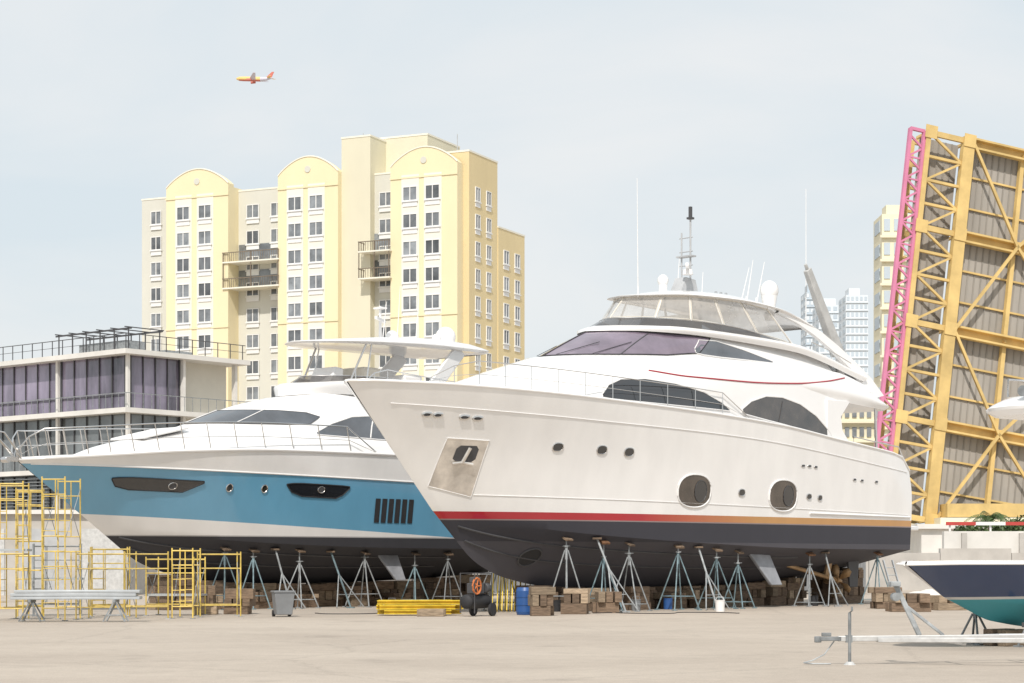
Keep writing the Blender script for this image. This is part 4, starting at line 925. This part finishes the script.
# ================================================================== BASCULE BRIDGE
BR=root('bascule_bridge',(28.2,150,0),0,'raised yellow bascule bridge leaf with magenta railing edge','bridge')
b0=Vector((0,0,5.2)); Vv=Vector((.122,.10,.985)).normalized()
Av=Vector((.955,.297,0)); Av=(Av-Vv*Av.dot(Vv)*1.0).normalized(); Nv=Av.cross(Vv).normalized()
if Nv.y>0: Nv=-Nv
def BL(a,b,c=0): return b0+Av*a+Vv*b+Nv*c
LB=29.6; nb=4; bay=LB/nb
mb=MB()
for a in (-1.5,-.3): mb.beam(BL(a,3.5),BL(a,LB),.26,.3,up=Nv)
b=3.6
while b<LB-1.4:
    mb.beam(BL(-1.5,b),BL(-.3,b+.85),.15,.12,up=Nv); mb.beam(BL(-.3,b+.85),BL(-1.5,b+1.7),.15,.12,up=Nv); mb.beam(BL(-1.5,b),BL(-.3,b),.12,.1,up=Nv); b+=1.7
mb.beam(BL(-1.5,LB),BL(-.3,LB),.24,.24,up=Nv)
mb.obj('magenta_railing',BR,BRP,smooth=False)
nl=16; st_=LB/nl
for c in (0,-2.6):
    mb=MB(); mb.beam(BL(0,0,c),BL(0,LB,c),.4,.5,up=Nv); mb.beam(BL(3.5,0,c),BL(3.5,LB+.3,c),.95 if c==0 else .5,.5,up=Nv)
    for k in range(nl+1):
        mb.beam(BL(.2,k*st_,c),BL(3.1,k*st_,c),.42 if k%4==0 else .2,.24,up=Nv)
        if k<nl and c==0:
            if k%2==0: mb.beam(BL(.2,k*st_,c),BL(3.1,(k+1)*st_,c),.17,.18,up=Nv)
            else: mb.beam(BL(3.1,k*st_,c),BL(.2,(k+1)*st_,c),.17,.18,up=Nv)
    mb.obj('side_girder',BR,BRY,smooth=False)
for k in range(nb+1):
    for a in (.15,3.5): MB().beam(BL(a,k*bay-.5,.3),BL(a,k*bay+.5,.3),1.0,.05,up=Nv).obj('gusset_plate',BR,BRY,smooth=False)
for k in range(nb+1):
    for a in (0,3.5,8.6,13.0,15.5): MB().beam(BL(a,k*bay,-.3),BL(a,k*bay,-1.7),.2,.2,up=Vv).obj('cross_strut',BR,BRY,smooth=False)
# continuous ribbed deck seen from below, right behind the beams
for k in range(nb):
    y0=k*bay+.01; y1=(k+1)*bay-.01
    for a0,a1 in ((.05,3.4),(3.42,8.58),(8.6,12.98),(13.0,15.6)):
        c0=-1.35 if a0<3 else -1.0
        mb=MB(); mb.beam(BL((a0+a1)/2,y0,c0),BL((a0+a1)/2,y1,c0),a1-a0,.08,up=Nv); mb.mi=1
        n_=int((a1-a0)/.55)
        for i in range(1,n_): mb.beam(BL(a0+(a1-a0)*i/n_,y0,c0+.06),BL(a0+(a1-a0)*i/n_,y1,c0+.06),.12,.05,up=Nv)
        mb.obj('deck_panel',BR,[GRAT,GRATD],smooth=False)
    for j in range(1,3): MB().beam(BL(3.9,k*bay+j*bay/3,-.85),BL(15.4,k*bay+j*bay/3,-.85),.14,.14,up=Nv).obj('cross_stringer',BR,BRY,smooth=False)
for k in range(nb+1):
    mb=MB(); b=k*bay
    mb.beam(BL(3.9,b-.36,-.2),BL(15.7,b-.36,-.2),.15,.5,up=Nv).beam(BL(3.9,b+.36,-.2),BL(15.7,b+.36,-.2),.15,.5,up=Nv).beam(BL(3.9,b,-.5),BL(15.7,b,-.5),.72,.12,up=Nv)
    mb.obj('floor_beam',BR,BRY,smooth=False)
mb=MB()
for a,wd in ((8.6,.34),(13.0,.34),(15.5,.9)): mb.beam(BL(a,0,-.6),BL(a,LB,-.6),wd,.4,up=Nv)
mb.obj('stringer',BR,BRY,smooth=False)
mb=MB()
for k in range(nb):
    b=k*bay
    if k%2==0: mb.beam(BL(3.9,b,.1),BL(8.6,b+bay,.1),.22,.2,up=Nv); mb.beam(BL(15.3,b,.1),BL(8.6,b+bay,.1),.22,.2,up=Nv)
    else: mb.beam(BL(8.6,b,.1),BL(3.9,b+bay,.1),.22,.2,up=Nv); mb.beam(BL(8.6,b,.1),BL(15.3,b+bay,.1),.22,.2,up=Nv)
mb.obj('diagonal_brace',BR,BRY,smooth=False)
MB().box(4.2,-1.2,4.9,19,1.5,5.9).obj('bearing_beam',BR,BRY,smooth=False)
MB().box(3.6,-1.6,4.36,19.5,1.6,4.85).obj('bearing_beam',BR,FARY,smooth=False)
MB().box(2.0,-2.5,0,21,14,4.0).box(1.6,-2.9,4.003,21.4,14.2,4.35).obj('pier',BR,CONCW,smooth=False)
RW=mat('red paint barrier',(.5,.06,.05),.6)
ba=root('barrier',(31,118,0),0,'low concrete river wall with red and white barrier rail','barrier')
MB().box(-5.5,0,0,16,.6,3.4).obj('wall',ba,CONCW,smooth=False)
for k in range(6): MB().box(-4.5+k*3.4,-.25,0,-4.2+k*3.4,-.003,3.3).obj('wall_pilaster',ba,CONC,smooth=False)
mb=MB()
for k in range(12): mb.mi=k%2; mb.box(-5.4+k*1.75,-.1,3.75,-5.4+(k+1)*1.75,.0,3.95)
mb.mi=1
for k in range(9): mb.box(-5.2+k*2.4,.02,3.4,-5.1+k*2.4,.12,3.95)
mb.obj('barrier_rail',ba,[RW,WINF],smooth=False)

def shrub(x,y,z,r,h,n=320):
    mb=MB()
    for i in range(n):
        a=R.uniform(0,6.28); q=R.random()**.5*r; zz=z+R.random()**.8*h*(1-.5*(q/r)**2)
        c=Vector((x+q*math.cos(a),y+q*math.sin(a)*.6,zz)); s=R.uniform(.08,.2)
        u=Vector((R.uniform(-1,1),R.uniform(-1,1),R.uniform(-1,1))).normalized(); v=u.cross(Vector((R.uniform(-1,1),R.uniform(-1,1),R.uniform(-1,1)))).normalized()
        mb.add([c-u*s,c+v*s*.4,c+u*s,c-v*s*.4],[(0,1,2,3)])
    o=mb.obj('shrub',None,LEAF,smooth=False,merge=False); tag(o,'leafy green shrub growing behind the river wall','shrub','green shrubs')
for px,r,h in ((965,.7,.7),(985,1.0,1.1),(1004,.8,.8),(1022,1.0,1.2)):
    D=121; shrub((px-512)/2000*D,D,3.2,r,h)
def palm(px,D,h):
    p=root('palm_tree',((px-512)/2000*D,D,0),R.uniform(0,6),'slender palm tree with feathery green crown','palm tree','palm trees')
    MB().tube([(0,0,0),(.1,0,h*.4),(.25,0,h*.75),(.3,0,h)],.14,8).obj('trunk',p,BARK)
    mb=MB()
    for k in range(18):
        a=k*2.4; el=R.uniform(-.2,1.0); L=R.uniform(1.2,1.8); prev=None
        for j in range(8):
            t=j/7; q=Vector((.3+math.cos(a)*L*t,math.sin(a)*L*t,h+math.sin(el)*L*t-1.3*t*t))
            if prev is not None:
                d=(q-prev).normalized(); sd=d.cross(Vector((0,0,1))).normalized()
                for s2 in (-1,1):
                    for e in (0,.5):
                        m0=prev.lerp(q,e); mb.add([m0,m0+d*.1,m0+sd*s2*.5*(1-t*.6)+d*.25+Vector((0,0,-.25))],[(0,1,2)])
            prev=q
    mb.obj('crown',p,LEAF,smooth=False,merge=False)
palm(992,135,4.6); palm(1014,138,4.3)

# ================================================================== OTHER BACKGROUND BUILDINGS
def tower(px0,px1,ytop,D,depth,mw,mg,label,floors,cols,name='tower_block',az=0,sidecols=2):
    x0=(px0-512)/2000*D; x1=(px1-512)/2000*D; h=1.7+(560-ytop)/2000*D; W=x1-x0
    r=root(name,(x0,D,0),az,label,'building')
    MB().box(0,0,0,W,depth,h).obj('wall',r,mw,smooth=False)
    MB().box(W*.2,depth*.2,h+.002,W*.7,depth*.7,h+h*.03).obj('roof_plant_room',r,mw,smooth=False)
    fh=h/floors
    mb=MB()
    for k in range(max(0,floors-14 if floors*cols>220 else 0),floors):
        for c in range(cols):
            cw=W/cols; mb.box(c*cw+cw*.2,-.12,k*fh+fh*.3,(c+1)*cw-cw*.2,-.01,k*fh+fh*.8)
        for c in range(sidecols):
            cw=depth/sidecols
            xx=-.12 if x0>0 else W+.01
            mb.box(xx,c*cw+cw*.2,k*fh+fh*.3,xx+.11,(c+1)*cw-cw*.2,k*fh+fh*.8)
    mb.obj('window_rows',r,mg,smooth=False,kind='stuff')
    mb=MB()
    for k in range(1,floors): mb.box(-.3,-.5,k*fh,W+.3,-.01,k*fh+fh*.1)
    mb.obj('floor_edge',r,mw,smooth=False,kind='stuff')
    return r
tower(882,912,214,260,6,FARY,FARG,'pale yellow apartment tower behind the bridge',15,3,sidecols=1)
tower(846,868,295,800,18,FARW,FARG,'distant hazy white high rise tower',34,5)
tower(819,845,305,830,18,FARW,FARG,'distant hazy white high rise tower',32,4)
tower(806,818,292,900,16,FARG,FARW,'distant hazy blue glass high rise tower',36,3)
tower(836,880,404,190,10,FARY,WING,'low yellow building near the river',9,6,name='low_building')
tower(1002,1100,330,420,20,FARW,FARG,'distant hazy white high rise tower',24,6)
sh=root('boat_shed',((-60-512)/2000*96,96,0),0,'low white painted boat shed behind the blue yacht','shed')
MB().box(0,0,0,9.0,8,3.9).obj('wall',sh,CONC,smooth=False)
MB().box(-.2,-.3,3.905,9.2,8.2,4.1).obj('roof',sh,CONCW,smooth=False)
for k in range(3): MB().box(1+k*2.9,-.06,0,3.1+k*2.9,-.003,3.2).obj('roller_door',sh,GREYF if k%2 else GALV,smooth=False)
sw=MB()
for k in range(30): sw.box(-60+k*4,112,0,-60+k*4+3.97,112.5,2.1+ (.25 if k%3==0 else 0))
sw=sw.obj('river_wall',None,CONC,smooth=False); tag(sw,'long low concrete river wall at the back of the yard','wall')
for px,D,w_,h,m,lb in ((215,94,6,2.4,DKCON,'brown grey shipping container behind the yachts'),(345,95,6,2.5,DKCON,'brown grey shipping container behind the yachts'),(480,96,6,2.5,GREYP,'grey shipping container behind the yachts'),(610,98,6,2.5,DKCON,'brown grey shipping container behind the yachts'),(745,100,6,2.5,GREYP,'grey shipping container behind the yachts')):  # dark container colours stand in for shade beneath the hulls
    ct=root('shipping_container',((px-512)/2000*D,D,0),R.uniform(-.06,.06),lb,'container','shipping containers')
    MB().box(0,0,.1,w_,2.4,h).obj('body',ct,m,smooth=False,bevel=.03)
    mb=MB()
    for k in range(24): mb.box(.1+k*.245,-.05,.2,.2+k*.245,-.003,h-.1)
    mb.obj('corrugation',ct,m,smooth=False)

# ================================================================== AIRPLANE
apd=1700; ap=root('airplane',((254-512)/2000*apd,apd,1.7+(560-79)/2000*apd),rad(0),'yellow and red airliner flying in the pale sky','airplane')
ap.rotation_euler=(0,rad(4),rad(-12))
mb=MB(); secs=[(-16,.3,0),(-15,1.1,0),(-13,1.8,0),(-9,2.0,0),(6,2.0,0),(11,1.6,.4),(16,.4,1.1)]
n=14; vs=[];fs=[]
for x,r,dz in secs:
    for i in range(n): t=2*math.pi*i/n; vs.append((x,r*math.cos(t),dz+r*math.sin(t)))
for k in range(len(secs)-1):
    for i in range(n): fs.append((k*n+i,k*n+(i+1)%n,(k+1)*n+(i+1)%n,(k+1)*n+i))
fs.append(tuple(range(n))); fs.append(tuple((len(secs)-1)*n+i for i in range(n)))
mb.add(vs,fs)
o=mb.obj('fuselage',ap,[PYEL,PRED,PWHT])
for p in o.data.polygons:
    c=p.center; p.material_index=2 if c.x>4 else (1 if c.z<-.6 and c.x>-12 else 0)
for sd in (-1,1):
    MB().prism([(-4,sd*1.5,-1),(2,sd*1.5,-1),(7,sd*17,1.6),(5,sd*17,1.6)],(0,0,.4)).obj('wing',ap,PWHT)
    MB().prism([(11.5,sd*.8,1),(15,sd*.8,1),(17,sd*6.5,1.6),(15.5,sd*6.5,1.6)],(0,0,.3)).obj('tailplane',ap,PYEL)
    MB().cyl((-4.5,sd*5.5,-1.8),(-.5,sd*5.5,-1.6),1.1,.8,12).obj('engine',ap,PRED)
MB().prism([(10.5,-.2,1.6),(15.5,-.2,1.4),(17.5,-.2,6.5),(15.6,-.2,6.5)],(0,.4,0)).obj('tail_fin',ap,PRED)
